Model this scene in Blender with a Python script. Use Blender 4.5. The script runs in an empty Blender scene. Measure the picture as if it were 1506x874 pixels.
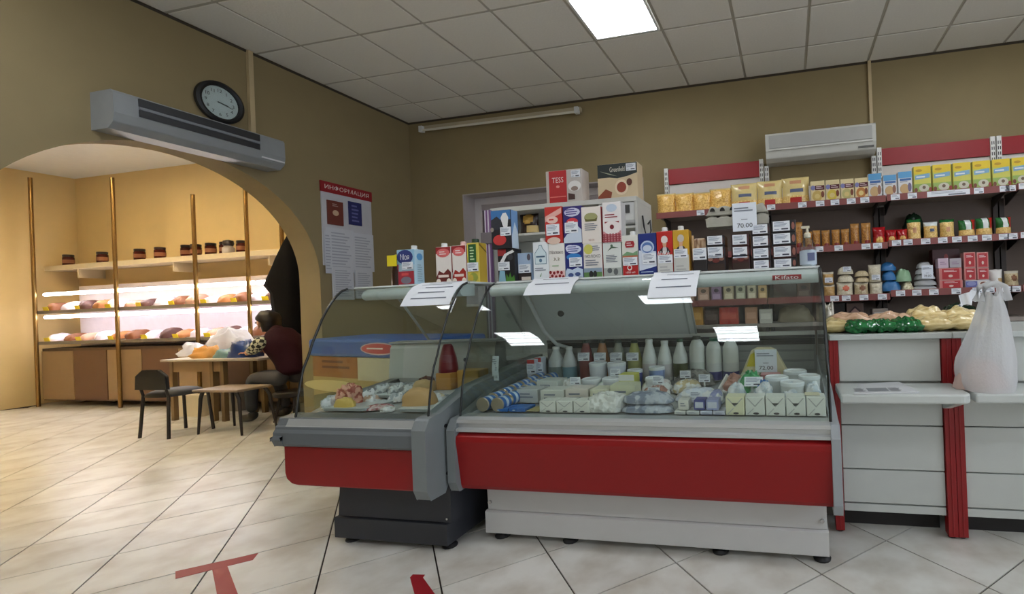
import bpy, bmesh, math, random
from math import sin, cos, pi, sqrt, radians as R
from mathutils import Vector, Matrix, noise as mnoise

# ------------------------------------------------------------------ camera, world, exposure
SC = bpy.context.scene
COL = SC.collection
IW, IH = 1506.0, 874.0
F, CX, CY = 685.2, 1018.2, 439.1          # focal length and principal point in pixels
YAW, PITCH, ROLL, CAMH = 0.205, 0.001, -0.039, 1.19
_f = Vector((-sin(YAW)*cos(PITCH), cos(YAW)*cos(PITCH), sin(PITCH)))
_r = Vector((cos(YAW), sin(YAW), 0)); _u = _r.cross(_f)
RT = cos(ROLL)*_r + sin(ROLL)*_u; UP = -sin(ROLL)*_r + cos(ROLL)*_u
cam = bpy.data.cameras.new('camera'); camo = bpy.data.objects.new('camera', cam); COL.objects.link(camo)
m = Matrix((RT, UP, -_f)).transposed().to_4x4(); m.translation = (0, 0, CAMH); camo.matrix_world = m
cam.sensor_fit = 'HORIZONTAL'; cam.sensor_width = 36; cam.lens = 36*F/IW
cam.shift_x = -(CX-IW/2)/IW; cam.shift_y = (CY-IH/2)/IW; cam.clip_start = 0.05
SC.camera = camo
SC.view_settings.view_transform = 'Standard'; SC.view_settings.look = 'None'
SC.view_settings.gamma = 1; SC.view_settings.use_curve_mapping = False
SC.view_settings.exposure = 0.82
W = bpy.data.worlds.new('world'); SC.world = W; W.use_nodes = True
W.node_tree.nodes['Background'].inputs[0].default_value = (0.6, 0.65, 0.75, 1)
W.node_tree.nodes['Background'].inputs[1].default_value = 3.0
LAMP = 11.0            # ceiling panel emission
FARLAMP = 26.0

def ray(px, py): return (px-CX)/F*RT - (py-CY)/F*UP + _f
def at_y(px, py, Y):
    d = ray(px, py)*1.0; d = d*(Y/d.y); return d + Vector((0, 0, CAMH))
def at_x(px, py, X):
    d = ray(px, py)*1.0; d = d*(X/d.x); return d + Vector((0, 0, CAMH))
def at_z(px, py, Z):
    d = ray(px, py)*1.0; d = d*((Z-CAMH)/d.z); return d + Vector((0, 0, CAMH))

# ------------------------------------------------------------------ materials
MATS = {}
def lin(c):
    out = []
    for v in c[:3]:
        v = v/255.0
        out.append(v/12.92 if v <= 0.04045 else ((v+0.055)/1.055)**2.4)
    return (*out, 1)
def M(rgb, rough=0.5, metal=0.0, var=0.06, scale=14.0, bump=0.0, coat=0.0, emit=0.0, spec=0.5, name=None):
    key = (tuple(rgb), rough, metal, var, scale, bump, coat, emit, spec)
    if key in MATS: return MATS[key]
    mt = bpy.data.materials.new(name or 'paint_%d_%d_%d' % tuple(rgb)); mt.use_nodes = True
    nt = mt.node_tree; b = nt.nodes['Principled BSDF']
    tc = nt.nodes.new('ShaderNodeTexCoord'); nz = nt.nodes.new('ShaderNodeTexNoise')
    nz.inputs['Scale'].default_value = scale; nz.inputs['Detail'].default_value = 3
    nt.links.new(tc.outputs['Object'], nz.inputs['Vector'])
    mx = nt.nodes.new('ShaderNodeMixRGB'); c = lin(rgb)
    mx.inputs[1].default_value = tuple(min(1, v*(1-var)) for v in c[:3])+(1,)
    mx.inputs[2].default_value = tuple(min(1, v*(1+var)) for v in c[:3])+(1,)
    nt.links.new(nz.outputs['Fac'], mx.inputs[0]); nt.links.new(mx.outputs[0], b.inputs['Base Color'])
    b.inputs['Roughness'].default_value = rough; b.inputs['Metallic'].default_value = metal
    b.inputs['Specular IOR Level'].default_value = spec
    b.inputs['Coat Weight'].default_value = coat; b.inputs['Coat Roughness'].default_value = 0.08
    if bump:
        bp = nt.nodes.new('ShaderNodeBump'); bp.inputs['Strength'].default_value = bump; bp.inputs['Distance'].default_value = 0.01
        nt.links.new(nz.outputs['Fac'], bp.inputs['Height']); nt.links.new(bp.outputs[0], b.inputs['Normal'])
    if emit:
        b.inputs['Emission Color'].default_value = c; b.inputs['Emission Strength'].default_value = emit
    MATS[key] = mt; return mt
def glass(name, tint, gloss_rough=0.0, ior=1.5, k=1.0):
    mt = bpy.data.materials.new(name); mt.use_nodes = True; nt = mt.node_tree; nt.nodes.clear()
    o = nt.nodes.new('ShaderNodeOutputMaterial'); mx = nt.nodes.new('ShaderNodeMixShader')
    t = nt.nodes.new('ShaderNodeBsdfTransparent'); g = nt.nodes.new('ShaderNodeBsdfGlossy')
    fr = nt.nodes.new('ShaderNodeFresnel'); ge = nt.nodes.new('ShaderNodeNewGeometry'); mr = nt.nodes.new('ShaderNodeMapRange')
    mr.inputs['To Min'].default_value = ior; mr.inputs['To Max'].default_value = 1/ior       # same reflection from both faces of a thin pane
    nt.links.new(ge.outputs['Backfacing'], mr.inputs[0]); nt.links.new(mr.outputs[0], fr.inputs[0])
    ml = nt.nodes.new('ShaderNodeMath'); ml.operation = 'MULTIPLY'; ml.inputs[1].default_value = k; ml.use_clamp = True
    t.inputs[0].default_value = (*tint, 1); g.inputs['Roughness'].default_value = gloss_rough
    nt.links.new(fr.outputs[0], ml.inputs[0]); nt.links.new(ml.outputs[0], mx.inputs[0])
    nt.links.new(t.outputs[0], mx.inputs[1]); nt.links.new(g.outputs[0], mx.inputs[2]); nt.links.new(mx.outputs[0], o.inputs[0])
    return mt
GLASS = glass('clear_glass', (0.93, 0.965, 0.95))
PLASTIC_CLEAR = glass('clear_plastic', (0.85, 0.89, 0.9), 0.12, 1.5, 1.6)
def filmy(name, rgb, alpha):
    mt = bpy.data.materials.new(name); mt.use_nodes = True; nt = mt.node_tree; nt.nodes.clear()
    o = nt.nodes.new('ShaderNodeOutputMaterial'); mx = nt.nodes.new('ShaderNodeMixShader'); mx2 = nt.nodes.new('ShaderNodeMixShader')
    t = nt.nodes.new('ShaderNodeBsdfTransparent'); tl = nt.nodes.new('ShaderNodeBsdfTranslucent'); p = nt.nodes.new('ShaderNodeBsdfPrincipled')
    nz = nt.nodes.new('ShaderNodeTexNoise'); nz.inputs['Scale'].default_value = 30
    bp = nt.nodes.new('ShaderNodeBump'); bp.inputs['Strength'].default_value = 0.4; bp.inputs['Distance'].default_value = 0.01
    nt.links.new(nz.outputs['Fac'], bp.inputs['Height']); nt.links.new(bp.outputs[0], p.inputs['Normal'])
    c = lin(rgb); p.inputs['Base Color'].default_value = c; tl.inputs[0].default_value = c; p.inputs['Roughness'].default_value = 0.3
    mx2.inputs[0].default_value = 0.4; mx.inputs[0].default_value = alpha
    nt.links.new(p.outputs[0], mx2.inputs[1]); nt.links.new(tl.outputs[0], mx2.inputs[2])
    nt.links.new(t.outputs[0], mx.inputs[1]); nt.links.new(mx2.outputs[0], mx.inputs[2]); nt.links.new(mx.outputs[0], o.inputs[0])
    return mt
def emission(name, rgb, s):
    mt = bpy.data.materials.new(name); mt.use_nodes = True; nt = mt.node_tree
    b = nt.nodes['Principled BSDF']; b.inputs['Base Color'].default_value = lin(rgb)
    b.inputs['Emission Color'].default_value = lin(rgb); b.inputs['Emission Strength'].default_value = s
    return mt
def pasta(name, c1, c2, scale, rough=0.22, stretch=(1, 1, 1)):
    """a clear pack seen with its filling: voronoi pieces under glossy film"""
    mt = bpy.data.materials.new(name); mt.use_nodes = True; nt = mt.node_tree; b = nt.nodes['Principled BSDF']
    tc = nt.nodes.new('ShaderNodeTexCoord'); mp = nt.nodes.new('ShaderNodeMapping'); mp.inputs['Scale'].default_value = stretch
    v = nt.nodes.new('ShaderNodeTexVoronoi'); v.inputs['Scale'].default_value = scale
    nt.links.new(tc.outputs['Object'], mp.inputs[0]); nt.links.new(mp.outputs[0], v.inputs['Vector'])
    rp = nt.nodes.new('ShaderNodeValToRGB'); rp.color_ramp.elements[0].color = lin(c2); rp.color_ramp.elements[1].color = lin(c1)
    rp.color_ramp.elements[0].position = 0.0; rp.color_ramp.elements[1].position = 0.75
    rp.color_ramp.elements[0].color, rp.color_ramp.elements[1].color = lin(c1), lin(c2)
    nt.links.new(v.outputs['Distance'], rp.inputs[0]); nt.links.new(rp.outputs[0], b.inputs['Base Color'])
    b.inputs['Roughness'].default_value = rough
    nz = nt.nodes.new('ShaderNodeTexNoise'); nz.inputs['Scale'].default_value = 45
    bp = nt.nodes.new('ShaderNodeBump'); bp.inputs['Strength'].default_value = 0.45; bp.inputs['Distance'].default_value = 0.01
    nt.links.new(tc.outputs['Object'], nz.inputs['Vector'])
    nt.links.new(nz.outputs['Fac'], bp.inputs['Height']); nt.links.new(bp.outputs[0], b.inputs['Normal'])
    return mt

def wrapm(c1, c2=(224, 226, 228), scale=26, rough=0.16, bump=0.7):
    """printed, wrinkled film: blotches of two print colours"""
    key = ('wrap', tuple(c1), tuple(c2), scale)
    if key in MATS: return MATS[key]
    mt = bpy.data.materials.new('printed_film'); mt.use_nodes = True; nt = mt.node_tree; b = nt.nodes['Principled BSDF']
    tc = nt.nodes.new('ShaderNodeTexCoord'); v = nt.nodes.new('ShaderNodeTexNoise'); v.inputs['Scale'].default_value = scale; v.inputs['Detail'].default_value = 3
    rp = nt.nodes.new('ShaderNodeValToRGB'); e = rp.color_ramp.elements; e[0].position = 0.47; e[1].position = 0.53; e[0].color = lin(c1); e[1].color = lin(c2)
    nt.links.new(tc.outputs['Object'], v.inputs['Vector']); nt.links.new(v.outputs['Fac'], rp.inputs[0]); nt.links.new(rp.outputs[0], b.inputs['Base Color'])
    b.inputs['Roughness'].default_value = rough
    w = nt.nodes.new('ShaderNodeTexVoronoi'); w.inputs['Scale'].default_value = 38; nt.links.new(tc.outputs['Object'], w.inputs['Vector'])
    bp = nt.nodes.new('ShaderNodeBump'); bp.inputs['Strength'].default_value = bump; bp.inputs['Distance'].default_value = 0.012
    nt.links.new(w.outputs['Distance'], bp.inputs['Height']); nt.links.new(bp.outputs[0], b.inputs['Normal'])
    MATS[key] = mt; return mt

WHITE = M((222, 224, 222), 0.4); PAPER = M((232, 236, 242), 0.7, var=0.02); INK = M((70, 74, 88), 0.7); BLACK = M((22, 22, 24), 0.5)
GREYPL = M((118, 124, 126), 0.45); RED = M((140, 20, 22), 0.38, var=0.03, spec=0.35); ALU = M((196, 199, 200), 0.3, 0.55, var=0.03)
DARKPL = M((34, 34, 38), 0.5); CHROME = M((200, 200, 200), 0.2, 0.9)

# ------------------------------------------------------------------ mesh builder
class MB:
    def __init__(s): s.v = []; s.f = []; s.m = []; s.s = []; s.mats = []
    def mi(s, m):
        if m not in s.mats: s.mats.append(m)
        return s.mats.index(m)
    def add(s, vs, fs, m, smooth=False):
        o = len(s.v); s.v += [tuple(p) for p in vs]; k = s.mi(m)
        for f in fs: s.f.append([o+i for i in f]); s.m.append(k); s.s.append(smooth)
        return s
    def box(s, x0, x1, y0, y1, z0, z1, m, rz=0, c=None):
        vs = [(x, y, z) for z in (z0, z1) for y in (y0, y1) for x in (x0, x1)]
        if rz:
            c = c or ((x0+x1)/2, (y0+y1)/2); ca, sa = cos(rz), sin(rz)
            vs = [(c[0]+(x-c[0])*ca-(y-c[1])*sa, c[1]+(x-c[0])*sa+(y-c[1])*ca, z) for x, y, z in vs]
        return s.add(vs, [(0, 2, 3, 1), (4, 5, 7, 6), (0, 1, 5, 4), (2, 6, 7, 3), (0, 4, 6, 2), (1, 3, 7, 5)], m)
    def prism_x(s, yz, x0, x1, m, smooth=False):
        """closed (y,z) outline, counter-clockwise seen from +x, swept in x"""
        n = len(yz); vs = [(x0, y, z) for y, z in yz]+[(x1, y, z) for y, z in yz]
        s.add(vs, [(i, (i+1) % n, n+(i+1) % n, n+i) for i in range(n)], m, smooth)
        s.add(vs, [tuple(range(n))[::-1], tuple(range(n, 2*n))], m); return s
    def prism_y(s, xz, y0, y1, m):
        n = len(xz); vs = [(x, y0, z) for x, z in xz]+[(x, y1, z) for x, z in xz]
        return s.add(vs, [(i, (i+1) % n, n+(i+1) % n, n+i) for i in range(n)]+[tuple(range(n)), tuple(range(n, 2*n))[::-1]], m)
    def prism_z(s, xy, z0, z1, m):
        n = len(xy); vs = [(x, y, z0) for x, y in xy]+[(x, y, z1) for x, y in xy]
        return s.add(vs, [(i, (i+1) % n, n+(i+1) % n, n+i) for i in range(n)]+[tuple(range(n))[::-1], tuple(range(n, 2*n))], m)
    def lathe(s, prof, m, seg=20, c=(0, 0, 0), mfun=None, ax='z'):
        vs = []
        for r, z in prof:
            for i in range(seg):
                a = 2*pi*i/seg; p = (r*cos(a), r*sin(a), z)
                if ax == 'y': p = (p[0], p[2], p[1])
                if ax == 'x': p = (p[2], p[0], p[1])
                vs.append((c[0]+p[0], c[1]+p[1], c[2]+p[2]))
        for k in range(len(prof)-1):
            mm = mfun(k) if mfun else m
            s.add(vs[k*seg:(k+2)*seg], [(i, (i+1) % seg, seg+(i+1) % seg, seg+i) for i in range(seg)], mm, True)
        s.add(vs[:seg], [tuple(range(seg))[::-1]], mfun(0) if mfun else m); s.add(vs[-seg:], [tuple(range(seg))], mfun(len(prof)-2) if mfun else m)
        return s
    def tube(s, pts, r, m, seg=8, closed=False):
        pts = [Vector(p) for p in pts]; n = len(pts); rings = []
        up = Vector((0, 0, 1))
        for i, p in enumerate(pts):
            t = (pts[min(i+1, n-1)]-pts[max(i-1, 0)]).normalized()
            a = t.cross(up if abs(t.z) < 0.95 else Vector((1, 0, 0))).normalized(); b = a.cross(t)
            rr = r[i] if isinstance(r, (list, tuple)) else r
            rings += [tuple(p+(a*cos(2*pi*k/seg)+b*sin(2*pi*k/seg))*rr) for k in range(seg)]
        fs = [(j*seg+i, j*seg+(i+1) % seg, (j+1)*seg+(i+1) % seg, (j+1)*seg+i) for j in range(n-1) for i in range(seg)]
        s.add(rings, fs, m, True); s.add(rings[:seg], [tuple(range(seg))[::-1]], m); s.add(rings[-seg:], [tuple(range(seg))], m); return s
    def build(s, name, parent=None, loc=None, bevel=0, rz=0, link=True):
        me = bpy.data.meshes.new(name); me.from_pydata(s.v, [], s.f)
        for mm in s.mats: me.materials.append(mm)
        me.polygons.foreach_set('material_index', s.m); me.polygons.foreach_set('use_smooth', s.s); me.update()
        o = bpy.data.objects.new(name, me); COL.objects.link(o)
        if parent: o.parent = parent
        if loc: o.location = loc
        if rz: o.rotation_euler.z = rz
        if bevel:
            b = o.modifiers.new('bevel', 'BEVEL'); b.width = bevel; b.segments = 2; b.limit_method = 'ANGLE'; b.angle_limit = R(40)
        return o
def fix(o):
    bm = bmesh.new(); bm.from_mesh(o.data); bmesh.ops.recalc_face_normals(bm, faces=bm.faces); bm.to_mesh(o.data); bm.free(); return o
def tag(o, label, cat, group=None, kind=None):
    o['label'] = label; o['category'] = cat
    if group: o['group'] = group
    if kind: o['kind'] = kind
    return o
def thing(name, label, cat, loc=(0, 0, 0), rz=0, group=None):
    o = bpy.data.objects.new(name, None); COL.objects.link(o); o.location = loc; o.rotation_euler.z = rz; o.empty_display_size = 0.05
    return tag(o, label, cat, group)
def struct(o): o['kind'] = 'structure'; return o
def dup(o, parent=None, loc=None, rz=None, **kw):
    c = o.copy(); COL.objects.link(c)
    if parent: c.parent = parent
    if loc is not None: c.location = loc
    if rz is not None: c.rotation_euler.z = rz
    for ch in o.children: dup(ch, c)
    for k, v in kw.items(): c[k] = v
    return c

TXT = {}
def text_mesh(body):
    if body in TXT: return TXT[body]
    cu = bpy.data.curves.new('text', 'FONT'); cu.body = body; cu.size = 1; cu.align_x = 'CENTER'; cu.align_y = 'CENTER'; cu.resolution_u = 2
    o = bpy.data.objects.new('text', cu); COL.objects.link(o)
    dg = bpy.context.evaluated_depsgraph_get(); dg.update(); me = o.evaluated_get(dg).to_mesh()
    vs = [tuple(v.co) for v in me.vertices]; fs = [tuple(p.vertices) for p in me.polygons]
    o.evaluated_get(dg).to_mesh_clear(); bpy.data.objects.remove(o); bpy.data.curves.remove(cu)
    xs = [v[0] for v in vs]; ys = [v[1] for v in vs]
    cx, cy, w, h = (min(xs)+max(xs))/2, (min(ys)+max(ys))/2, max(xs)-min(xs), max(ys)-min(ys)
    TXT[body] = ([((x-cx)/w, (y-cy)/h) for x, y, _ in vs], fs, w/h); return TXT[body]
def prints(mb, org, u, v, w, h, items, off=0.0008):
    """flat printing on a face: org = lower left corner, u/v = unit axes; item coordinates run 0..1 over w x h"""
    org, u, v = Vector(org), Vector(u), Vector(v); n = u.cross(v)
    def P(a, b, k): return org+u*(a*w)+v*(b*h)+n*(off*(1+k*0.6))
    for k, it in enumerate(items):
        t = it[0]; m_ = it[-1]
        if not isinstance(m_, bpy.types.Material): m_ = M(m_, 0.45, var=0.03)
        if t == 'r': pts = [(it[1], it[2]), (it[3], it[2]), (it[3], it[4]), (it[1], it[4])]
        elif t == 'e': pts = [(it[1]+it[3]*cos(2*pi*i/16), it[2]+it[4]*sin(2*pi*i/16)) for i in range(16)]
        elif t == 'p': pts = it[1]
        elif t == 't':
            vs, fs, asp = text_mesh(it[1]); mb.add([P(it[2]+a*it[4], it[3]+b*it[5], k) for a, b in vs], fs, m_); continue
        elif t == 'l':      # lines of small illegible print
            x0, y0, x1, y1, nl = it[1:6]; pts = None
            for q in range(nl):
                yy = y1-(y1-y0)*(q+0.5)/nl; hh = (y1-y0)/nl*0.22; xe = x0+(x1-x0)*(0.7+0.3*((q*37) % 10)/10)
                mb.add([P(x0, yy-hh, k), P(xe, yy-hh, k), P(xe, yy+hh, k), P(x0, yy+hh, k)], [(0, 1, 2, 3)], m_)
            continue
        mb.add([P(a, b, k) for a, b in pts], [tuple(range(len(pts)))], m_)
    return mb
LAB = [('r', 0, 0, 1, 1, PAPER), ('l', 0.08, 0.42, 0.92, 0.92, 4, M((140, 150, 170), 0.7)), ('r', 0.5, 0.12, 0.9, 0.26, INK), ('r', 0.08, 0.14, 0.36, 0.2, M((140, 150, 170), 0.7))]
def price_label(parent, x, y, z, w, h, rx=0.0):
    mb = MB(); mb.box(-w/2, w/2, -0.0008, 0.0008, 0, h, PAPER)
    prints(mb, (-w/2, -0.0008, 0), (1, 0, 0), (0, 0, 1), w, h, LAB[1:])
    o = mb.build('price_label', parent, (x, y, z)); o.rotation_euler.x = rx; return o
ORD = 'first second third fourth fifth sixth seventh eighth ninth tenth eleventh twelfth thirteenth fourteenth fifteenth sixteenth'.split()

# ------------------------------------------------------------------ the room
CEIL = 3.452; WY = 4.852; WX = -4.442; XR = 4.4; YF = -3.0; FY = 5.25; FXL = -11.0
PLASTER = M((143, 127, 92), 0.8, var=0.07, scale=5, bump=0.08)
FARPL = M((222, 196, 142), 0.8, var=0.04, scale=5, bump=0.05)
# floor with diagonal tiles
fl = MB(); fl.box(FXL, XR, YF, FY, -0.1, -0.006, M((46, 38, 32), 0.8)); floor = struct(fl.build('floor'))
def tile_mat():
    mt = bpy.data.materials.new('glazed_floor_tile'); mt.use_nodes = True; nt = mt.node_tree; b = nt.nodes['Principled BSDF']
    ge = nt.nodes.new('ShaderNodeNewGeometry'); oi = nt.nodes.new('ShaderNodeObjectInfo')
    n1 = nt.nodes.new('ShaderNodeTexNoise'); n1.inputs['Scale'].default_value = 5; n1.inputs['Detail'].default_value = 6
    nt.links.new(ge.outputs['Position'], n1.inputs['Vector'])
    rp = nt.nodes.new('ShaderNodeValToRGB'); e = rp.color_ramp.elements
    e[0].position = 0.3; e[0].color = lin((186, 180, 168)); e[1].position = 0.6; e[1].color = lin((214, 213, 206))
    nt.links.new(n1.outputs['Fac'], rp.inputs[0])
    hs = nt.nodes.new('ShaderNodeHueSaturation'); mr = nt.nodes.new('ShaderNodeMapRange')
    mr.inputs['To Min'].default_value = 0.93; mr.inputs['To Max'].default_value = 1.05
    nt.links.new(oi.outputs['Random'], mr.inputs[0]); nt.links.new(mr.outputs[0], hs.inputs['Value']); nt.links.new(rp.outputs[0], hs.inputs['Color'])
    nt.links.new(hs.outputs[0], b.inputs['Base Color']); b.inputs['Roughness'].default_value = 0.28
    return mt
TILE = tile_mat(); TS = 0.4505; G = 0.007; A0 = 0.155; B0 = 1.379
tb = MB(); tb.prism_z([(0, -(TS-G)/sqrt(2)), ((TS-G)/sqrt(2), 0), (0, (TS-G)/sqrt(2)), (-(TS-G)/sqrt(2), 0)], -0.05, 0, TILE)
cells = []
for i in range(-24, 18):
    for j in range(-14, 30):
        a = A0+(i+0.5)*TS; b = B0+(j+0.5)*TS; x = (a-b)/sqrt(2); y = (a+b)/sqrt(2)
        if not (FXL < x < XR-0.3 and YF+0.3 < y < FY-0.3): continue
        if x < WX-0.3 and y < -1: continue
        p = Vector((x, y, -CAMH)); z = p.dot(_f)
        vis = z > 0.5 and -150 < CX+F*p.dot(RT)/z < 1600 and CY-F*p.dot(UP)/z < 1050
        cells.append((not vis, z if vis else x*x+y*y, x, y))
cells.sort(); proto = tb.build('floor_tile', floor); proto.location = (cells[0][2], cells[0][3], 0)
NT = min(298, sum(1 for c in cells if not c[0]))
for c in cells[1:NT]: dup(proto, floor, (c[2], c[3], 0))
rest = MB(); d = (TS-G)/sqrt(2)
for c in cells[NT:]: rest.prism_z([(c[2], c[3]-d), (c[2]+d, c[3]), (c[2], c[3]+d), (c[2]-d, c[3])], -0.05, 0, TILE)
if cells[NT:]: o = rest.build('floor_tile', floor); o['kind'] = 'stuff'
# ceiling: slab, grid of tee bars, panels
XG, YG, CS = -3.958, 4.395, 0.6
c_ = MB(); c_.box(WX-0.25, XR, YF, WY, CEIL+0.03, CEIL+0.15, WHITE); ceiling = struct(c_.build('ceiling'))
BAR = M((176, 172, 160), 0.5)
xs = [WX]+[XG+CS*k for k in range(0, 14) if XG+CS*k < XR]+[XR]; ys = [YF]+[YG-CS*k for k in range(12, -1, -1) if YG-CS*k > YF]+[WY]
g = MB()
for x in xs[1:-1]: g.box(x-0.012, x+0.012, YF, WY, CEIL+0.008, CEIL+0.03, BAR)
for y in ys[1:-1]: g.box(WX, XR, y-0.012, y+0.012, CEIL+0.0075, CEIL+0.0295, BAR)
g.build('tee_bar_grid', ceiling)
PANEL = M((226, 224, 217), 0.9, var=0.05, scale=60, bump=0.15)
lamp_cells = [(4, 1), (9, 1), (4, 5), (10, 5), (0, 5), (5, 8), (10, 8), (0, 8), (13, 5)]
pm = {}
for i in range(len(xs)-1):
    for j in range(len(ys)-1):
        cx, cy = (xs[i]+xs[i+1])/2, (ys[j]+ys[j+1])/2; w, d = xs[i+1]-xs[i]-0.024, ys[j+1]-ys[j]-0.024
        ci = round((xs[i]-XG)/CS); rj = round((YG-ys[j+1])/CS)
        if (ci, rj) in lamp_cells and w > 0.5 and d > 0.5: continue
        k = (round(w, 3), round(d, 3))
        if k not in pm:
            b = MB(); b.box(-w/2, w/2, -d/2, d/2, 0, 0.02, PANEL); pm[k] = b.build('ceiling_panel', ceiling, (cx, cy, CEIL+0.002), bevel=0.004)
        else: dup(pm[k], ceiling, (cx, cy, CEIL+0.002))
TUBE = emission('fluorescent_tube', (246, 250, 255), LAMP); REFL = M((235, 235, 232), 0.25, 0.3); DIFF = emission('lamp_diffuser', (246, 250, 255), LAMP)
LLAB = {(4, 1): 'square recessed ceiling light of bright tubes, cut by the top of the photo', (9, 1): 'square recessed ceiling light above the grocery shelves'}
def ceiling_light(x, y, label, z=CEIL, dm=None, name='ceiling_light', group='recessed ceiling lights'):
    t = thing(name, label, 'ceiling light', (x, y, z), group=group)
    b = MB()
    for a in (-0.285, 0.265): b.box(a, a+0.02, -0.285, 0.285, -0.004, 0.018, WHITE); b.box(-0.265, 0.265, a, a+0.02, -0.004, 0.018, WHITE)
    b.build('frame', t)
    b = MB(); b.box(-0.265, 0.265, -0.265, 0.265, 0.008, 0.012, dm or DIFF); b.build('diffuser', t)
    for k in range(4):
        b = MB(); b.box(-0.262, 0.262, -0.2+k*0.133-0.004, -0.2+k*0.133+0.004, -0.002, 0.008, REFL); b.build('louvre', t)
    return t
for (ci, rj) in lamp_cells:
    x, y = XG+CS*(ci+0.5), YG-CS*(rj+0.5)
    if x > XR-0.3: continue
    side = {0: 'left', 4: 'middle left', 5: 'middle left', 9: 'middle right', 10: 'middle right', 13: 'right'}[ci]; row = {1: 'front', 5: 'second', 8: 'rear'}[rj]
    ceiling_light(x, y, LLAB.get((ci, rj), 'recessed ceiling light out of view, %s column, %s row' % (side, row)))
# back wall with a window niche
NX0, NX1, NZ0, NZ1 = -3.735, -1.5, 1.2, 2.53
b = MB()
b.box(WX-0.25, NX0, WY, WY+0.3, -0.05, CEIL+0.1, PLASTER); b.box(NX1, XR+0.2, WY, WY+0.3, -0.05, CEIL+0.1, PLASTER)
b.box(NX0, NX1, WY, WY+0.3, NZ1, CEIL+0.1, PLASTER); b.box(NX0, NX1, WY, WY+0.3, 0, NZ0, PLASTER)
struct(b.build('wall_back'))
REV = M((176, 168, 166), 0.7, var=0.04)
w = MB(); e = 0.012
w.box(NX0, NX0+e, WY-0.002, WY+0.24, NZ0, NZ1, REV); w.box(NX1-e, NX1, WY-0.002, WY+0.24, NZ0, NZ1, REV); w.box(NX0+e, NX1-e, WY-0.002, WY+0.24, NZ1-e, NZ1, REV)
win = struct(w.build('window_1'))
b = MB(); b.box(NX0+e, NX1-e, WY-0.02, WY+0.24, NZ0, NZ0+0.03, M((205, 203, 200), 0.4)); b.build('window_sill', win)
b = MB(); FR = M((205, 200, 200), 0.4)
y0, y1 = WY+0.2, WY+0.25
for x in (NX0+e, (NX0+NX1)/2-0.04, NX1-e-0.08): b.box(x, x+0.08, y0, y1, NZ0+0.03, NZ1-e, FR)
for z in (NZ0+0.03, NZ1-e-0.08): b.box(NX0+e+0.08, NX1-e-0.08, y0+0.002, y1-0.002, z, z+0.08, FR)
b.build('window_frame', win)
for k, (x0, x1) in enumerate(((NX0+e+0.08, (NX0+NX1)/2-0.04), ((NX0+NX1)/2+0.04, NX1-e-0.08))):
    b = MB(); b.box(x0, x1, y0+0.015, y0+0.025, NZ0+0.11, NZ1-e-0.08, M((170, 160, 160), 0.35, var=0.1, scale=3)); b.build('pane', win)
# left wall with the arch through to the bakery room
AY, AW, AS, AR = 2.66, 1.03, 1.53, 0.95; T = 0.25; x1, x0 = WX, WX-T
b = MB(); SOF = M((226, 190, 128), 0.8, var=0.05, scale=5)
b.box(x0, x1, YF, AY-AW, -0.05, CEIL+0.1, PLASTER); b.box(x0, x1, AY+AW, WY+0.001, -0.05, CEIL+0.1, PLASTER)
N = 40
pts = [(AY+AW*cos(pi-pi*i/N), AS+AR*sin(pi*i/N)) for i in range(N+1)]
for (ya, za), (yb, zb) in zip(pts, pts[1:]): b.prism_x([(ya, za), (yb, zb), (yb, CEIL+0.1), (ya, CEIL+0.1)], x0, x1, PLASTER)
wl = struct(b.build('wall_left'))
b = MB(); WR = M((226, 220, 206), 0.8, var=0.04); wy0, wy1, wz0, wz1 = -2.6, 1.8, 0.9, 2.9
b.box(XR, XR+0.2, YF, wy0, 0, CEIL+0.1, WR); b.box(XR, XR+0.2, wy1, WY, 0, CEIL+0.1, WR); b.box(XR, XR+0.2, wy0, wy1, 0, wz0, WR); b.box(XR, XR+0.2, wy0, wy1, wz1, CEIL+0.1, WR); struct(b.build('wall_right'))
w = MB()
for y in (wy0, -1.15, 0.3, wy1-0.06): w.box(XR+0.08, XR+0.14, y, y+0.06, wz0, wz1, WHITE)
for z in (wz0, wz1-0.06): w.box(XR+0.085, XR+0.135, wy0, wy1, z, z+0.06, WHITE)
added_win = struct(w.build('added_daylight_window'))  # opening added in the unseen wall so daylight lifts ceiling and walls
b = MB(); b.box(WX-T, XR+0.2, YF-0.2, YF, -0.05, CEIL+0.1, M((226, 220, 206), 0.8, var=0.04)); struct(b.build('wall_front'))
# the bakery room beyond
b = MB(); b.box(FXL, x0, FY, FY+0.2, -0.05, CEIL+0.1, FARPL); struct(b.build('wall_far_back'))
b = MB(); b.box(FXL-0.2, FXL, -1.0, FY+0.2, -0.05, CEIL+0.1, FARPL); struct(b.build('wall_far_left'))
b = MB(); b.box(FXL-0.2, x0, -1.2, -1.0, -0.05, CEIL+0.1, FARPL); struct(b.build('wall_far_front'))
b = MB(); b.box(x0-0.001, x0+0.1, WY, FY+0.2, -0.05, CEIL+0.1, FARPL); struct(b.build('wall_far_right'))
b = MB(); b.box(FXL-0.2, x0+0.05, -1.2, FY+0.2, CEIL+0.02, CEIL+0.12, WHITE); struct(b.build('ceiling_far'))
FD = emission('warm_lamp_diffuser', (255, 238, 208), FARLAMP)
for x, y, q in ((-6.2, 3.2, 'nearest the table'), (-6.2, 1.2, 'near the arch'), (-8.6, 3.4, 'at the far left')): ceiling_light(x, y, 'warm recessed ceiling light of the bakery room, '+q, CEIL+0.012, FD, group='bakery room ceiling lights')
# cable ducts
DUCT = M((196, 176, 138), 0.5)
b = MB(); b.box(WX, WX+0.03, 3.12, 3.155, 2.69, CEIL, DUCT); struct(b.build('trim_1'))
b = MB(); b.box(0.838, 0.868, WY-0.03, WY, 2.77, CEIL, DUCT); struct(b.build('trim_2'))
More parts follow.
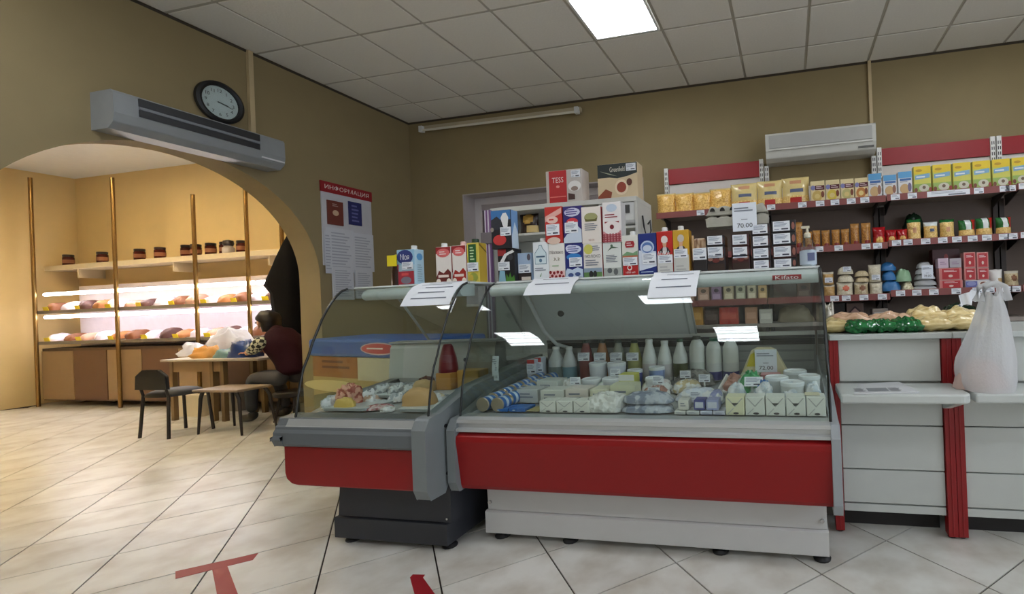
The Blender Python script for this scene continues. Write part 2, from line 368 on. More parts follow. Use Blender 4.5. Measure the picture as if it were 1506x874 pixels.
# thin dark edge line between walls and ceiling
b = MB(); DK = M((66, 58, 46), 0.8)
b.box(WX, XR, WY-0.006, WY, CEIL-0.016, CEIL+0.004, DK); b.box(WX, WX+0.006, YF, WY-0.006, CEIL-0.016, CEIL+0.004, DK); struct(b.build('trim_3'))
# red tape marking on the floor
b = MB(); TAPE = M((150, 26, 36), 0.5)
p = [at_z(*q, 0.0) for q in ((258, 841), (380, 814), (372, 824), (258, 852))]
b.prism_z([(q.x, q.y) for q in p], 0.0004, 0.0014, TAPE)
p2 = [at_z(*q, 0.0) for q in ((312, 838), (334, 832), (352, 880), (322, 890))]
b.prism_z([(q.x, q.y) for q in p2], 0.0004, 0.0012, TAPE)
tag(fix(b.build('floor_marking')), 'red tape T mark stuck on the floor tiles at lower left', 'floor marking')
b = MB(); p = [at_z(*q, 0.0) for q in ((603, 850), (607, 845.5), (625, 846), (622, 850), (640, 875), (610, 876))]
b.prism_z([(q.x, q.y) for q in p], 0.0004, 0.0014, TAPE); tag(fix(b.build('floor_marking')), 'end of a red tape strip on the floor in front of the left display case', 'floor marking')

# ------------------------------------------------------------------ wall fittings
def air_con_left():
    L0, L1 = 2.2, 3.25
    t = thing('air_conditioner', 'long grey wall air conditioner with dark grille, over the arch under the clock', 'air conditioner', (WX, 0, 0))
    G1 = M((138, 142, 144), 0.4); G2 = M((40, 42, 46), 0.4)
    b = MB(); b.prism_x([(0, 2.45), (0.15, 2.45), (0.2, 2.49), (0.21, 2.55), (0.205, 2.68), (0.19, 2.7), (0, 2.7)], L0, L1, G1)
    b.v = [(y, x, z) for x, y, z in b.v]; fix(b.build('body', t, bevel=0.006))
    b = MB()
    b.box(0.203, 0.217, L0+0.12, L1-0.2, 2.63, 2.682, G2); b.box(0.205, 0.216, L0+0.12, L1-0.2, 2.56, 2.605, G2); b.build('grille', t)
    b = MB(); b.box(0.206, 0.219, L0+0.12, L1-0.2, 2.608, 2.627, M((120, 124, 130), 0.4)); b.build('louvre', t)
    b = MB(); b.box(0.206, 0.214, L1-0.19, L1-0.01, 2.50, 2.512, M((205, 208, 210), 0.3)); b.build('trim_strip', t)
air_con_left()
def air_con_back():
    t = thing('air_conditioner', 'white split air conditioner on the back wall above the grocery shelves', 'air conditioner', (0.34, WY, 0))
    AC = M((205, 205, 198), 0.4); a = 0.51
    b = MB(); b.prism_x([(-0.24, 2.6), (-0.22, 2.53), (-0.16, 2.505), (0, 2.505), (0, 2.77), (-0.235, 2.77), (-0.245, 2.75)], -a, a, AC); fix(b.build('body', t, bevel=0.008))
    b = MB(); b.box(-a+0.035, a-0.035, -0.252, -0.243, 2.622, 2.745, M((176, 176, 172), 0.5)); b.build('front_panel', t)
    b = MB(); b.box(-a+0.03, a-0.03, -0.255, -0.238, 2.6, 2.612, M((222, 222, 216), 0.35)); b.build('air_flap', t)
    b = MB(); b.box(a-0.16, a-0.02, -0.236, -0.205, 2.548, 2.565, M((96, 96, 92), 0.6)); b.build('sensor_window', t)
air_con_back()
b = MB(); t = thing('fluorescent_batten', 'long thin unlit white tube lamp high on the back wall near the corner', 'lamp', (-3.2, WY, 3.33))
b.box(-1.02, 1.02, -0.05, 0, -0.005, 0.04, M((190, 178, 150), 0.5)); b.build('housing', t)
b = MB(); b.tube([(-0.99, -0.07, -0.02), (0.97, -0.07, -0.02)], 0.014, M((226, 222, 208), 0.3)); b.build('tube', t)
for x in (-1.01, 0.98): b = MB(); b.box(x-0.015, x+0.03, -0.09, -0.04, -0.04, 0.03, WHITE); b.build('end_cap', t)
t.rotation_euler.y = R(0.4)
# clock
t = thing('wall_clock', 'round black wall clock with a white dial high on the left wall', 'clock', (WX, 2.905, 2.915))
b = MB(); b.lathe([(0.155, 0.0), (0.165, 0.015), (0.163, 0.04), (0.145, 0.05), (0.128, 0.042), (0.128, 0.02)], BLACK, 40, ax='x'); b.build('rim', t)
b = MB(); b.lathe([(0.13, 0.0), (0.13, 0.022)], M((214, 222, 226), 0.4), 36, ax='x'); b.build('dial', t)
b = MB(); it = []
for k in range(12):
    a = pi/2-2*pi*(k+1)/12; it.append(('t', str(k+1), 0.5+0.36*cos(a), 0.5+0.36*sin(a), 0.1*text_mesh(str(k+1))[2], 0.1, M((60, 64, 66), 0.6)))
prints(b, (0.0222, -0.13, -0.13), (0, 1, 0), (0, 0, 1), 0.26, 0.26, it); b.build('numerals', t)
for a, L, wd in ((R(-8), 0.06, 0.005), (R(-14), 0.095, 0.0035)):
    b = MB(); ca, sa = cos(a), sin(a); P = lambda u, v: (0.0245, u*ca-v*sa, u*sa+v*ca)
    b.add([P(-0.015, -wd), P(L, -wd*0.6), P(L, wd*0.6), P(-0.015, wd)], [(0, 1, 2, 3)], M((90, 96, 98), 0.5)); b.build('hand', t)
b = MB(); b.lathe([(0.001, 0.034), (0.128, 0.034)], GLASS, 30, ax='x'); b.build('cover_glass', t)
# information board
t = thing('information_board', 'white information board with red heading and pinned papers on the left wall', 'notice board', (WX+0.003, 4.0, 0))
bt = M((198, 198, 204), 0.5)
b = MB(); b.box(0, 0.01, -0.28, 0.275, 1.66, 2.42, bt); b.build('panel', t)
b = MB(); b.box(0.0, 0.014, -0.285, 0.285, 2.385, 2.49, M((146, 24, 34), 0.5))
prints(b, (0.014, -0.285, 2.385), (0, 1, 0), (0, 0, 1), 0.57, 0.105, [('t', 'ИНФОРМАЦИЯ', 0.5, 0.5, 0.86, 0.5, M((226, 214, 210), 0.6))]); b.build('heading', t)
for (y0, z0, w_, h_, cc) in ((-0.23, 2.07, 0.165, 0.24, (112, 54, 44)), (0.0, 2.1, 0.145, 0.24, (40, 44, 100))):
    b = MB(); b.box(0.01, 0.022, y0, y0+w_, z0, z0+h_, M(cc, 0.4))
    prints(b, (0.022, y0, z0), (0, 1, 0), (0, 0, 1), w_, h_, [('e', 0.5, 0.5, 0.2, 0.12, (198, 170, 140)), ('l', 0.3, 0.75, 0.7, 0.9, 2, M((170, 150, 140), 0.6))] if cc[0] > 100 else [('l', 0.2, 0.1, 0.8, 0.9, 5, M((104, 108, 160), 0.6))]); b.build('booklet', t)
for (y0, z0, w_, h_, k) in ((-0.25, 1.6, 0.3, 0.44, 0), (0.03, 1.62, 0.25, 0.4, 1), (-0.27, 1.58, 0.07, 0.42, 2), (-0.2, 1.32, 0.225, 0.33, 3), (0.045, 1.33, 0.2, 0.3, 4)):
    b = MB(); xx = 0.012+0.003*k; b.box(xx if z0 > 1.5 else 0.002+k*0.001, xx+0.0015, y0, y0+w_, z0, z0+h_, M((206, 208, 214), 0.7, var=0.02))
    prints(b, (xx+0.0015, y0, z0), (0, 1, 0), (0, 0, 1), w_, h_, [('l', 0.1, 0.08, 0.9, 0.92, 12, M((172, 176, 186), 0.7))]); b.build('paper_sheet', t)

# ------------------------------------------------------------------ refrigerated display cases
GLP = [(2.0, 0.66), (2.012, 0.74), (2.028, 0.83), (2.048, 0.9), (2.075, 0.96), (2.1, 1.03), (2.128, 1.09), (2.155, 1.15), (2.185, 1.2), (2.212, 1.24), (2.242, 1.275), (2.275, 1.303), (2.31, 1.316)]
EDGE = M((26, 30, 30), 0.25); LGREY = M((168, 172, 172), 0.4); TUB = M((150, 154, 154), 0.4); SEALG = M((70, 74, 76), 0.4)
def sheet(prof, x0, x1, th, m):
    """curved pane: profile of (y,z) swept in x with real thickness"""
    n = []
    for i, p in enumerate(prof):
        a = Vector(prof[max(i-1, 0)]); b = Vector(prof[min(i+1, len(prof)-1)]); d = (b-a).normalized(); n.append((p[0]+d.y*th, p[1]-d.x*th))
    mb = MB(); k = len(prof); vs = []
    for x in (x0, x1): vs += [(x, y, z) for y, z in prof]+[(x, y, z) for y, z in n]
    q = 2*k
    fs_s = [(i, q+i, q+i+1, i+1) for i in range(k-1)]+[(k+i, k+i+1, q+k+i+1, q+k+i) for i in range(k-1)]
    mb.add(vs, fs_s, m, True)
    mb.add(vs, [(i, i+1, k+i+1, k+i) for i in range(k-1)]+[(q+i, q+k+i, q+k+i+1, q+i+1) for i in range(k-1)]+[(0, k, q+k, q), (k-1, q+k-1, q+2*k-1, 2*k-1)], m)
    return mb
def shift(prof, dy, dz=0): return [(y+dy, z+dz) for y, z in prof]
def edge_strip(prof, x, parent, r=0.005):
    b = MB(); b.tube([(x, y-0.002, z) for y, z in prof], r, EDGE, 6); b.build('glass_edge', parent)
def cap_outline(dy, zb, zt):
    return [(1.955+dy, zb+0.05), (1.975+dy, zb), (2.07+dy, zb), (2.12+dy, zb+0.08), (2.9, zb+0.1), (2.9, zt+0.165), (2.3+dy, zt+0.085), (2.06+dy, zt), (1.985+dy, zt-0.01), (1.955+dy, zt-0.06)]

# --- main case
X0, X1 = -1.6, 0.15
t = thing('display_case', 'long refrigerated display case with curved glass, red front and white base', 'display case', (0, 0, 0)); main_case = t
b = MB(); SKIRT = M((200, 201, 200), 0.4, var=0.03)
b.prism_x([(2.125, 0.15), (2.118, 0.32), (2.8, 0.32), (2.8, 0.15)], -1.555, 0.125, SKIRT); b.build('base_panel', t)
b = MB(); b.prism_x([(2.112, 0.035), (2.112, 0.142), (2.122, 0.148), (2.8, 0.148), (2.8, 0.035)], -1.565, 0.13, SKIRT); b.build('plinth', t, bevel=0.003)
for x, z in ((-1.54, 0.285), (-1.54, 0.19), (0.105, 0.285), (0.105, 0.19)):
    b = MB(); b.lathe([(0.009, 2.112), (0.009, 2.121), (0.008, 2.13)], CHROME, 10, (x, 0, z), ax='y'); b.build('screw', t)
for x, y in ((-1.5, 2.16), (-1.12, 2.16), (-0.36, 2.16), (0.1, 2.16), (-1.5, 2.7), (0.1, 2.7)):
    b = MB(); b.lathe([(0.038, 0), (0.04, 0.008), (0.03, 0.02), (0.014, 0.026), (0.014, 0.05)], BLACK, 14, (x, y, 0)); b.build('foot', t)
b = MB(); b.prism_x([(1.99, 0.585), (1.965, 0.57), (1.962, 0.545), (1.99, 0.325), (2.0, 0.305), (2.13, 0.305), (2.13, 0.585)][::-1], X0, X1-0.005, RED); fix(b.build('front_panel', t, bevel=0.006))
b = MB(); b.prism_x([(1.985, 0.587), (1.968, 0.592), (1.966, 0.606), (1.985, 0.61), (1.985, 0.628), (1.972, 0.634), (1.976, 0.65), (1.994, 0.66), (2.055, 0.662), (2.055, 0.587)][::-1], X0, X1-0.005, ALU); fix(b.build('front_trim', t))
for nm, xa, xb in (('left_end_cap', X0-0.045, X0), ('right_end_cap', X1-0.005, X1+0.032)):
    b = MB(); b.prism_x(cap_outline(0, 0.3 if xa < 0 else 0.28, 0.66), xa, xb, GREYPL if xa < 0 else M((150, 156, 160), 0.4)); fix(b.build('end_cap', t, bevel=0.01))
# tub: floor of the display, back wall, underside
b = MB(); b.prism_x([(2.055, 0.655), (2.86, 0.715), (2.86, 0.95), (2.9, 0.95), (2.9, 0.35), (2.055, 0.35)][::-1], X0, X1-0.006, TUB); fix(b.build('tub', t))
b = MB()
for k in range(3):
    z = 0.745+0.06*k; b.box(X0+0.02, X1-0.02, 2.853, 2.861, z, z+0.045, LGREY)
b.box(X0+0.01, X1-0.01, 2.846, 2.861, 0.895, 0.93, M((50, 52, 54), 0.5)); b.build('air_duct_panel', t)
for xa, xb in ((X0+0.004, -0.792), (-0.788, X1-0.004)): sheet(GLP, xa, xb, 0.006, GLASS).build('front_glass', t)
edge_strip(GLP, X0+0.002, t); edge_strip(GLP, X1-0.002, t, 0.007)
SIDE = [(2.02, 0.667)]+[(y+0.008, z-0.004) for y, z in GLP[1:]]+[(2.6, 1.305), (2.86, 0.96), (2.86, 0.75)]
for x in (X0-0.004, X1-0.002):
    b = MB(); b.prism_x(SIDE[::-1], x, x+0.006, GLASS); fix(b.build('side_glass', t))
b = MB(); b.prism_x([(2.262, 1.255), (2.256, 1.275), (2.27, 1.295), (2.3, 1.31), (2.36, 1.316), (2.36, 1.25), (2.28, 1.245)][::-1], X0+0.005, X1-0.012, M((206, 212, 212), 0.35), True); rail = fix(b.build('top_rail', t))
b = MB(); b.box(-0.075, 0.06, 2.2535, 2.2575, 1.2635, 1.2865, M((150, 28, 36), 0.4))
prints(b, (-0.075, 2.2535, 1.2635), (1, 0, 0), (0, 0, 1), 0.135, 0.023, [('t', 'Kifato', 0.5, 0.5, 0.8, 0.75, M((240, 236, 236), 0.5))]); b.build('nameplate', rail)
b = MB(); b.box(X0, X1, 2.33, 2.66, 1.3165, 1.328, M((214, 218, 216), 0.3)); b.build('top_shelf', t, bevel=0.003)
# rear doors (sliding), sill bar, curved brackets
b = MB(); b.box(X0+0.01, X1-0.01, 2.83, 2.89, 0.952, 0.972, ALU); b.box(X0+0.01, X1-0.01, 2.835, 2.845, 0.935, 0.952, SEALG); b.build('rear_sill', t)
def slant(x0, x1, off, m, th=0.008):
    mb = MB(); mb.prism_x([(2.84+off, 0.972), (2.84+off+th, 0.972), (2.6+off+th, 1.31), (2.6+off, 1.31)], x0, x1, m); return fix(mb.build('rear_door', t))
FROST_VEIL = M((212, 215, 216), 0.25, var=0.06, scale=3)  # frosted grey, paler to carry the veil reflected in the front glass
d1 = slant(X0+0.02, -0.58, 0.0, FROST_VEIL); d2 = slant(-0.64, X1-0.02, 0.014, GLASS)
for x in (-0.62, -0.58): 
    b = MB(); b.prism_x([(2.835, 0.972), (2.845, 0.972), (2.605, 1.31), (2.595, 1.31)], x, x+0.012, LGREY); fix(b.build('door_frame', d1))
b = MB(); b.lathe([(0.02, 0), (0.02, 0.012), (0.012, 0.016)], DARKPL, 12, ax='y'); o = b.build('door_knob', d1, (-1.42, 2.715, 1.13))
for x in (X0+0.05,):
    b = MB(); b.tube([(x, 2.5, 1.3), (x, 2.6, 1.18), (x+0.02, 2.7, 1.02), (x+0.06, 2.78, 0.93), (x+0.12, 2.83, 0.9)], 0.012, M((205, 208, 208), 0.4), 8); b.build('support_bracket', t)
# --- left case, set a little forward
C0, C1, DY = -2.47, -1.69, -0.1
t = thing('display_case', 'short display case with curved glass, grey bumper, red front and dark base, at left', 'display case', (0, 0, 0)); left_case = t
DKB = M((46, 48, 54), 0.5, var=0.12)
b = MB(); b.prism_y([(-2.33, 0.14), (-2.31, 0.34), (-1.66, 0.34), (-1.66, 0.14)], 1.985, 2.75, DKB); b.build('base_panel', t)
b = MB(); b.box(-2.345, -1.675, 1.972, 2.76, 0.03, 0.135, DKB); b.box(-2.3, -1.7, 2.0, 2.7, 0.135, 0.142, BLACK); b.build('plinth', t, bevel=0.003)
for x, z in ((-2.3, 0.31), (-1.68, 0.31), (-1.68, 0.16)):
    b = MB(); b.lathe([(0.006, 1.978), (0.006, 1.984), (0.005, 1.99)], CHROME, 8, (x, 0, z), ax='y'); b.build('screw', t)
for x, y in ((-2.28, 2.02), (-1.71, 2.03), (-2.28, 2.65), (-1.71, 2.65)):
    b = MB(); b.lathe([(0.035, 0), (0.037, 0.008), (0.028, 0.018), (0.013, 0.024), (0.013, 0.05)], BLACK, 12, (x, y, 0)); b.build('foot', t)
b = MB(); yb = 1.88
prof = [(-2.53, 0.53), (-2.53, 0.39), (-2.52, 0.36), (-2.49, 0.337), (-2.45, 0.33), (C1-0.04, 0.33), (C1-0.04, 0.53)]
b.prism_y(prof, yb, 2.1, RED); fix(b.build('front_panel', t, bevel=0.008))
GB = M((96, 102, 106), 0.45)
b = MB(); b.prism_x([(1.865, 0.53), (1.855, 0.545), (1.855, 0.6), (1.866, 0.615), (1.868, 0.628), (1.876, 0.634), (1.89, 0.668), (1.98, 0.675), (1.98, 0.53)][::-1], -2.56, C1-0.04, GB); fix(b.build('front_bumper', t, bevel=0.004))
b = MB(); b.prism_x([(1.868, 0.618), (1.87, 0.63), (1.873, 0.632), (1.888, 0.664), (1.91, 0.664), (1.89, 0.62)][::-1], -2.5, C1-0.042, M((176, 180, 182), 0.3, 0.4)); fix(b.build('front_trim', t))
for nm, xa, xb, m_ in (('a', -2.56, -2.5, GB), ('b', C1-0.045, C1+0.03, GREYPL)):
    mb = MB(); zb = 0.53 if xa < -2.4 else 0.3
    mb.prism_x(cap_outline(DY-0.015, zb, 0.69 if xa > -2.4 else 0.62), xa, xb, m_); fix(mb.build('end_cap', t, bevel=0.012))
for z in (0.62, 0.39):
    b = MB(); b.lathe([(0.009, 0.0), (0.009, 0.004)], DARKPL, 10, ax='x'); b.build('cap_screw', t, (C1+0.03, 1.97, z))
b = MB(); b.prism_x([(1.98, 0.66), (2.8, 0.70), (2.8, 0.78), (2.84, 0.78), (2.84, 0.34), (1.98, 0.34)][::-1], -2.5, C1-0.045, TUB); fix(b.build('tub', t))
GL2 = shift(GLP, DY, 0.008)
sheet(GL2, C0, C1-0.004, 0.006, GLASS).build('front_glass', t); edge_strip(GL2, C0, t, 0.006); edge_strip(GL2, C1-0.002, t)
S2 = [(1.92, 0.675)]+[(y+0.008, z-0.004) for y, z in GL2[1:]]+[(2.5, 1.312), (2.8, 0.96), (2.8, 0.78)]
for x in (C0-0.004, C1-0.004):
    b = MB(); b.prism_x(S2[::-1], x, x+0.006, GLASS); fix(b.build('side_glass', t))
b = MB(); b.prism_x([(2.17, 1.262), (2.164, 1.28), (2.178, 1.3), (2.21, 1.316), (2.28, 1.32), (2.28, 1.256), (2.19, 1.252)][::-1], C0+0.14, C1-0.012, M((206, 212, 212), 0.35), True); fix(b.build('top_rail', t))
b = MB(); b.box(C0+0.02, C1, 2.23, 2.58, 1.3205, 1.332, M((206, 212, 208), 0.3)); b.build('top_shelf', t, bevel=0.003)
b = MB(); b.box(C0+0.02, C1-0.02, 2.77, 2.8, 0.955, 0.975, ALU); b.build('rear_sill', t)
b = MB(); b.tube([(C0+0.02, 2.5, 1.315), (C0+0.02, 2.79, 0.97)], 0.008, LGREY, 6); b.tube([(C1-0.02, 2.5, 1.315), (C1-0.02, 2.79, 0.97)], 0.008, LGREY, 6); b.build('rear_post', t)
mb = MB(); mb.prism_x([(2.786, 0.975), (2.792, 0.975), (2.506, 1.318), (2.5, 1.318)], C0+0.03, C1-0.03, GLASS); fix(mb.build('rear_door', t))
# papers lying over the glass tops
def draped(name, label, x0, x1, prof, lines, flip=True):
    mb = MB(); n = len(prof); vs = []
    off = []
    for i, p in enumerate(prof):
        a = Vector(prof[max(i-1, 0)]); c = Vector(prof[min(i+1, n-1)]); d = (c-a).normalized(); off.append((p[0]-d.y*0.003, p[1]+d.x*0.003))
    for k, x in enumerate((x0, x1)): vs += [(x+(random.random()-.5)*0.006, y, z) for y, z in off]+[(x, y-0.0006, z+0.0006) for y, z in off]
    q = 2*n
    mb.add(vs, [(n+i, n+i+1, q+n+i+1, q+n+i)[::-1] for i in range(n-1)]+[(i, i+1, q+i+1, q+i) for i in range(n-1)], PAPER, True)
    tot = n-1
    for L in range(lines):     # printed lines following the sheet
        f_ = (L+1)/(lines+1)*tot; i = int(f_); w_ = 0.08; y_, z_ = [], []
        for g_ in (f_-i, min(1, f_-i+w_*2)):
            A, B = off[i], off[i+1]; d = (Vector(B)-Vector(A)).normalized(); y_.append(A[0]+(B[0]-A[0])*g_-d.y*0.0022); z_.append(A[1]+(B[1]-A[1])*g_+d.x*0.0022)
        xa = x0+(x1-x0)*(0.15+0.08*(L % 3)); xb = x1-(x1-x0)*(0.12+0.1*(L % 2))
        mb.add([(xa, y_[0], z_[0]), (xb, y_[0], z_[0]), (xb, y_[1], z_[1]), (xa, y_[1], z_[1])], [(0, 1, 2, 3)], M((110, 116, 130), 0.7))
    return tag(mb.build(name), label, 'paper')
top = [(2.30, 1.3165), (2.345, 1.3185), (2.35, 1.331), (2.40, 1.3315)]
random.seed(3)
xa, xb = at_y(592, 445, 2.1).x, at_y(664, 445, 2.1).x
draped('notice_sheet', 'large white printed sheet draped over the curved glass of the left display case', xa, xb, [(y, z) for y, z in GL2 if 1.17 < z]+[(2.24, 1.334), (2.3, 1.3345)], 6)
xa, xb = at_y(778, 425, 2.27).x, at_y(846, 420, 2.27).x
draped('notice_sheet', 'small white sheet on the top rail of the long case, below the spotted milk carton', xa, xb, [GLP[-4], GLP[-3], GLP[-2], GLP[-1], (2.322, 1.33), (2.38, 1.3305)], 2)
xa, xb = at_y(956, 420, 2.24).x, at_y(1026, 415, 2.24).x
draped('notice_sheet', 'white printed sheet on the rail of the long case below the blue and red cartons', xa, xb, [GLP[-5], GLP[-4], GLP[-3], GLP[-2], GLP[-1], (2.322, 1.33), (2.37, 1.3305)], 4)

# ------------------------------------------------------------------ grocery shelving along the back wall
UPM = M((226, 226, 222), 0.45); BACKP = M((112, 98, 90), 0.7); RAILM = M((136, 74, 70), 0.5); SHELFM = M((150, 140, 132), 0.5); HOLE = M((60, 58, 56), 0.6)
BX = [-1.245, -0.2, 0.875, 1.91, 2.95]
SZ = [[2.035, 2.035, 2.04, 2.05], [1.62, 1.62, 1.635, 1.64], [1.165, 1.165, 1.19, 1.195]]     # tops of the three shelves per bay
SF = 4.40
blab = ['grocery shelving bay nearest the window, with a plain red header', 'grocery shelving bay under the white air conditioner, without a red header', 'grocery shelving bay at right with a red header over yellow cereal packs', 'grocery shelving bay cut by the right edge of the picture']
RED2 = M((150, 26, 34), 0.4)
tags_all = [[1030, 1134, 1180, 1206, 1228, 1252, 1272, 1317, 1342, 1395, 1440, 1478, 1496], [1202, 1231, 1271, 1288, 1316, 1333, 1359, 1384, 1405, 1428, 1449, 1474, 1498], [1222, 1239, 1265, 1292, 1319, 1343, 1368, 1401, 1432, 1450, 1476, 1497]]
for k in range(4):
    xa, xb = BX[k], BX[k+1]
    t = thing('shelving_unit', blab[k], 'shelving', (0, 0, 0), group='grocery shelving bays')
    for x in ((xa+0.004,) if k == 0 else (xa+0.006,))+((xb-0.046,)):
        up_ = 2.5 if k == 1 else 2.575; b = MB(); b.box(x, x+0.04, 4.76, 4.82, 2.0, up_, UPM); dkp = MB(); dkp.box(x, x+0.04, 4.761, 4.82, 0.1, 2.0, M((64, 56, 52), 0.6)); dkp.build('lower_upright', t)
        for q in range(35, int((up_-0.3)/0.05)): b.box(x+0.008, x+0.015, 4.758, 4.762, 0.3+q*0.05, 0.33+q*0.05, HOLE); b.box(x+0.025, x+0.032, 4.758, 4.762, 0.3+q*0.05, 0.33+q*0.05, HOLE)
        b.build('upright', t)
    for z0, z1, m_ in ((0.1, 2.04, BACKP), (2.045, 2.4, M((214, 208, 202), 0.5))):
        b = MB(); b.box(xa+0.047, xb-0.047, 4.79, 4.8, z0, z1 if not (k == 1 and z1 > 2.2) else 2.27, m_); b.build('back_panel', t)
    if k != 1:
        b = MB(); b.box(xa+0.047, xb-0.047, 4.775, 4.79, 2.405, 2.565, RED2); b.build('header_panel', t)
    for L in range(3):
        z = SZ[L][k]; yf = SF-(0.02 if L == 2 else 0)
        b = MB(); b.box(xa+0.004, xb-0.004, yf+0.006, 4.785, z-0.025, z, SHELFM); sh = b.build('shelf', t)
        b = MB(); b.box(xa+0.004, xb-0.004, yf-0.004, yf+0.005, z-0.05, z+0.008, RAILM); b.build('price_rail', sh)
        for x in (xa+0.05, xb-0.058):
            b = MB(); b.prism_x([(4.45, z-0.026), (4.755, z-0.026), (4.755, z-0.12), (4.74, z-0.12)][::-1], x, x+0.008, M((52, 48, 46), 0.5)); b.build('bracket', sh)
        for px in tags_all[L]:
            x = at_y(px, 300, yf).x; w_ = 0.075
            if L == 0 and px == 1395: w_ = 0.34
            if not xa-0.02 < x < xb+0.02: continue
            x = min(max(x, xa+0.05), xb-0.05)
            b = MB(); b.box(x-w_/2, x+w_/2, yf-0.0065, yf-0.004, z-0.046, z+0.002, PAPER)
            prints(b, (x-w_/2, yf-0.0065, z-0.046), (1, 0, 0), (0, 0, 1), w_, 0.048, [('l', 0.1, 0.45, 0.9, 0.9, 2, M((170, 174, 184), 0.7)), ('r', 0.5, 0.12, 0.9, 0.35, M((120, 124, 134), 0.7))]); b.build('price_tag', sh)
# ------------------------------------------------------------------ counter cabinets at the right
CABF = 2.42; PW = M((194, 198, 194), 0.4, var=0.03); REDP = M((140, 18, 22), 0.4); TOPM = M((190, 195, 192), 0.35)
def cabinet(xa, xb, label):
    t = thing('counter_cabinet', label, 'cabinet', ((xa+xb)/2, CABF, 0), group='shop counter cabinets'); w_ = xb-xa; a = w_/2
    b = MB(); b.box(-a+0.002, a-0.002, 0.03, 0.6, 0.1, 0.955, PW); b.build('carcass', t)
    for z0, z1 in ((0.105, 0.142), (0.15, 0.312), (0.318, 0.53), (0.536, 0.735), (0.75, 0.955)):
        b = MB(); b.box(-a+0.045, a-0.045, 0.004, 0.03, z0, z1, PW); b.build('panel', t, bevel=0.002)
    for x in (-a, a-0.042):
        b = MB(); b.box(x, x+0.042, -0.012, 0.045, 0.012, 0.955, REDP); b.box(x+0.018, x+0.024, -0.015, -0.012, 0.02, 0.95, REDP); b.build('post', t, bevel=0.003)
        b = MB(); b.lathe([(0.018, 0), (0.018, 0.014)], BLACK, 10, (x+0.021, 0.02, 0)); b.build('foot', t)
    b = MB(); b.box(-a+0.05, a-0.05, 0.1, 0.5, 0.0, 0.1, M((40, 38, 38), 0.7)); b.build('kick_board', t)
    return t
cabinet(0.185, 0.742, 'white panelled counter cabinet between red posts, right of the display case')
cabinet(0.744, 1.36, 'white panelled counter cabinet behind the white plastic bag')
cabinet(1.362, 1.98, 'white panelled counter cabinet at the right edge of the picture')
for xa, xb, lab in ((0.187, 0.742, 'pale counter top carrying the green packs'), (0.744, 1.98, 'pale counter top carrying the spaghetti packs')):
    b = MB(); b.box(xa, xb, CABF-0.03, 3.05, 0.957, 0.985, TOPM); tag(b.build('worktop', bevel=0.004), lab, 'counter top', 'counter tops')
# flap shelves
def rounded(xa, xb, ya, yb, r, corners):
    pts = []
    for (cx, cy, a0, on) in ((xa, ya, pi, corners[0]), (xb, ya, 1.5*pi, corners[1]), (xb, yb, 0, corners[2]), (xa, yb, pi/2, corners[3])):
        if not on: pts.append((cx, cy)); continue
        ox = cx+r if cx == xa else cx-r; oy = cy+r if cy == ya else cy-r
        pts += [(ox+r*cos(a0+i*pi/12), oy+r*sin(a0+i*pi/12)) for i in range(7)]
    return pts
t = thing('flap_shelf', 'narrow white flap shelf with a rounded corner, carrying the newspaper', 'shelf', (0, 0, 0), group='flap shelves')
b = MB(); b.prism_z(rounded(0.205, 0.735, 2.13, 2.403, 0.05, (0, 1, 0, 0)), 0.705, 0.745, TOPM); b.build('board', t, bevel=0.008)
b = MB(); b.prism_x([(2.40, 0.705), (2.40, 0.63), (2.38, 0.63), (2.2, 0.69), (2.18, 0.705)], 0.69, 0.72, PW); fix(b.build('bracket', t))
b = MB(); b.lathe([(0.008, 0), (0.008, 0.004)], DARKPL, 8, (0, 0, 0), ax='x'); b.build('screw', t, (0.72, 2.37, 0.66))
t = thing('flap_shelf', 'white flap shelf under the white plastic bag', 'shelf', (0, 0, 0), group='flap shelves')
b = MB(); b.box(0.75, 1.34, 2.15, 2.403, 0.705, 0.745, TOPM); b.build('board', t, bevel=0.008)
b = MB(); b.prism_x([(2.40, 0.705), (2.40, 0.63), (2.38, 0.63), (2.2, 0.69), (2.18, 0.705)], 1.28, 1.31, PW); fix(b.build('bracket', t))
# newspaper
b = MB(); NP = M((196, 198, 200), 0.8)
p = [at_z(*q, 0.747) for q in ((1262, 566), (1322, 563), (1352, 578), (1256, 580))]
b.prism_z([(q.x, q.y) for q in p][::-1], 0.7455, 0.752, NP)
o_ = p[3]; ux = (p[2]-p[3]).normalized(); vy = Vector((0, 1, 0))
prints(b, (o_.x, o_.y+0.01, 0.752), ux, vy, (p[2]-p[3]).length*0.8, 0.1, [('r', 0.3, 0.15, 0.7, 0.9, (120, 124, 128)), ('l', 0.04, 0.1, 0.27, 0.9, 6, M((130, 130, 134), 0.8)), ('l', 0.73, 0.1, 0.97, 0.9, 6, M((130, 130, 134), 0.8))])
tag(fix(b.build('newspaper')), 'folded newspaper lying on the narrow white flap shelf', 'newspaper')
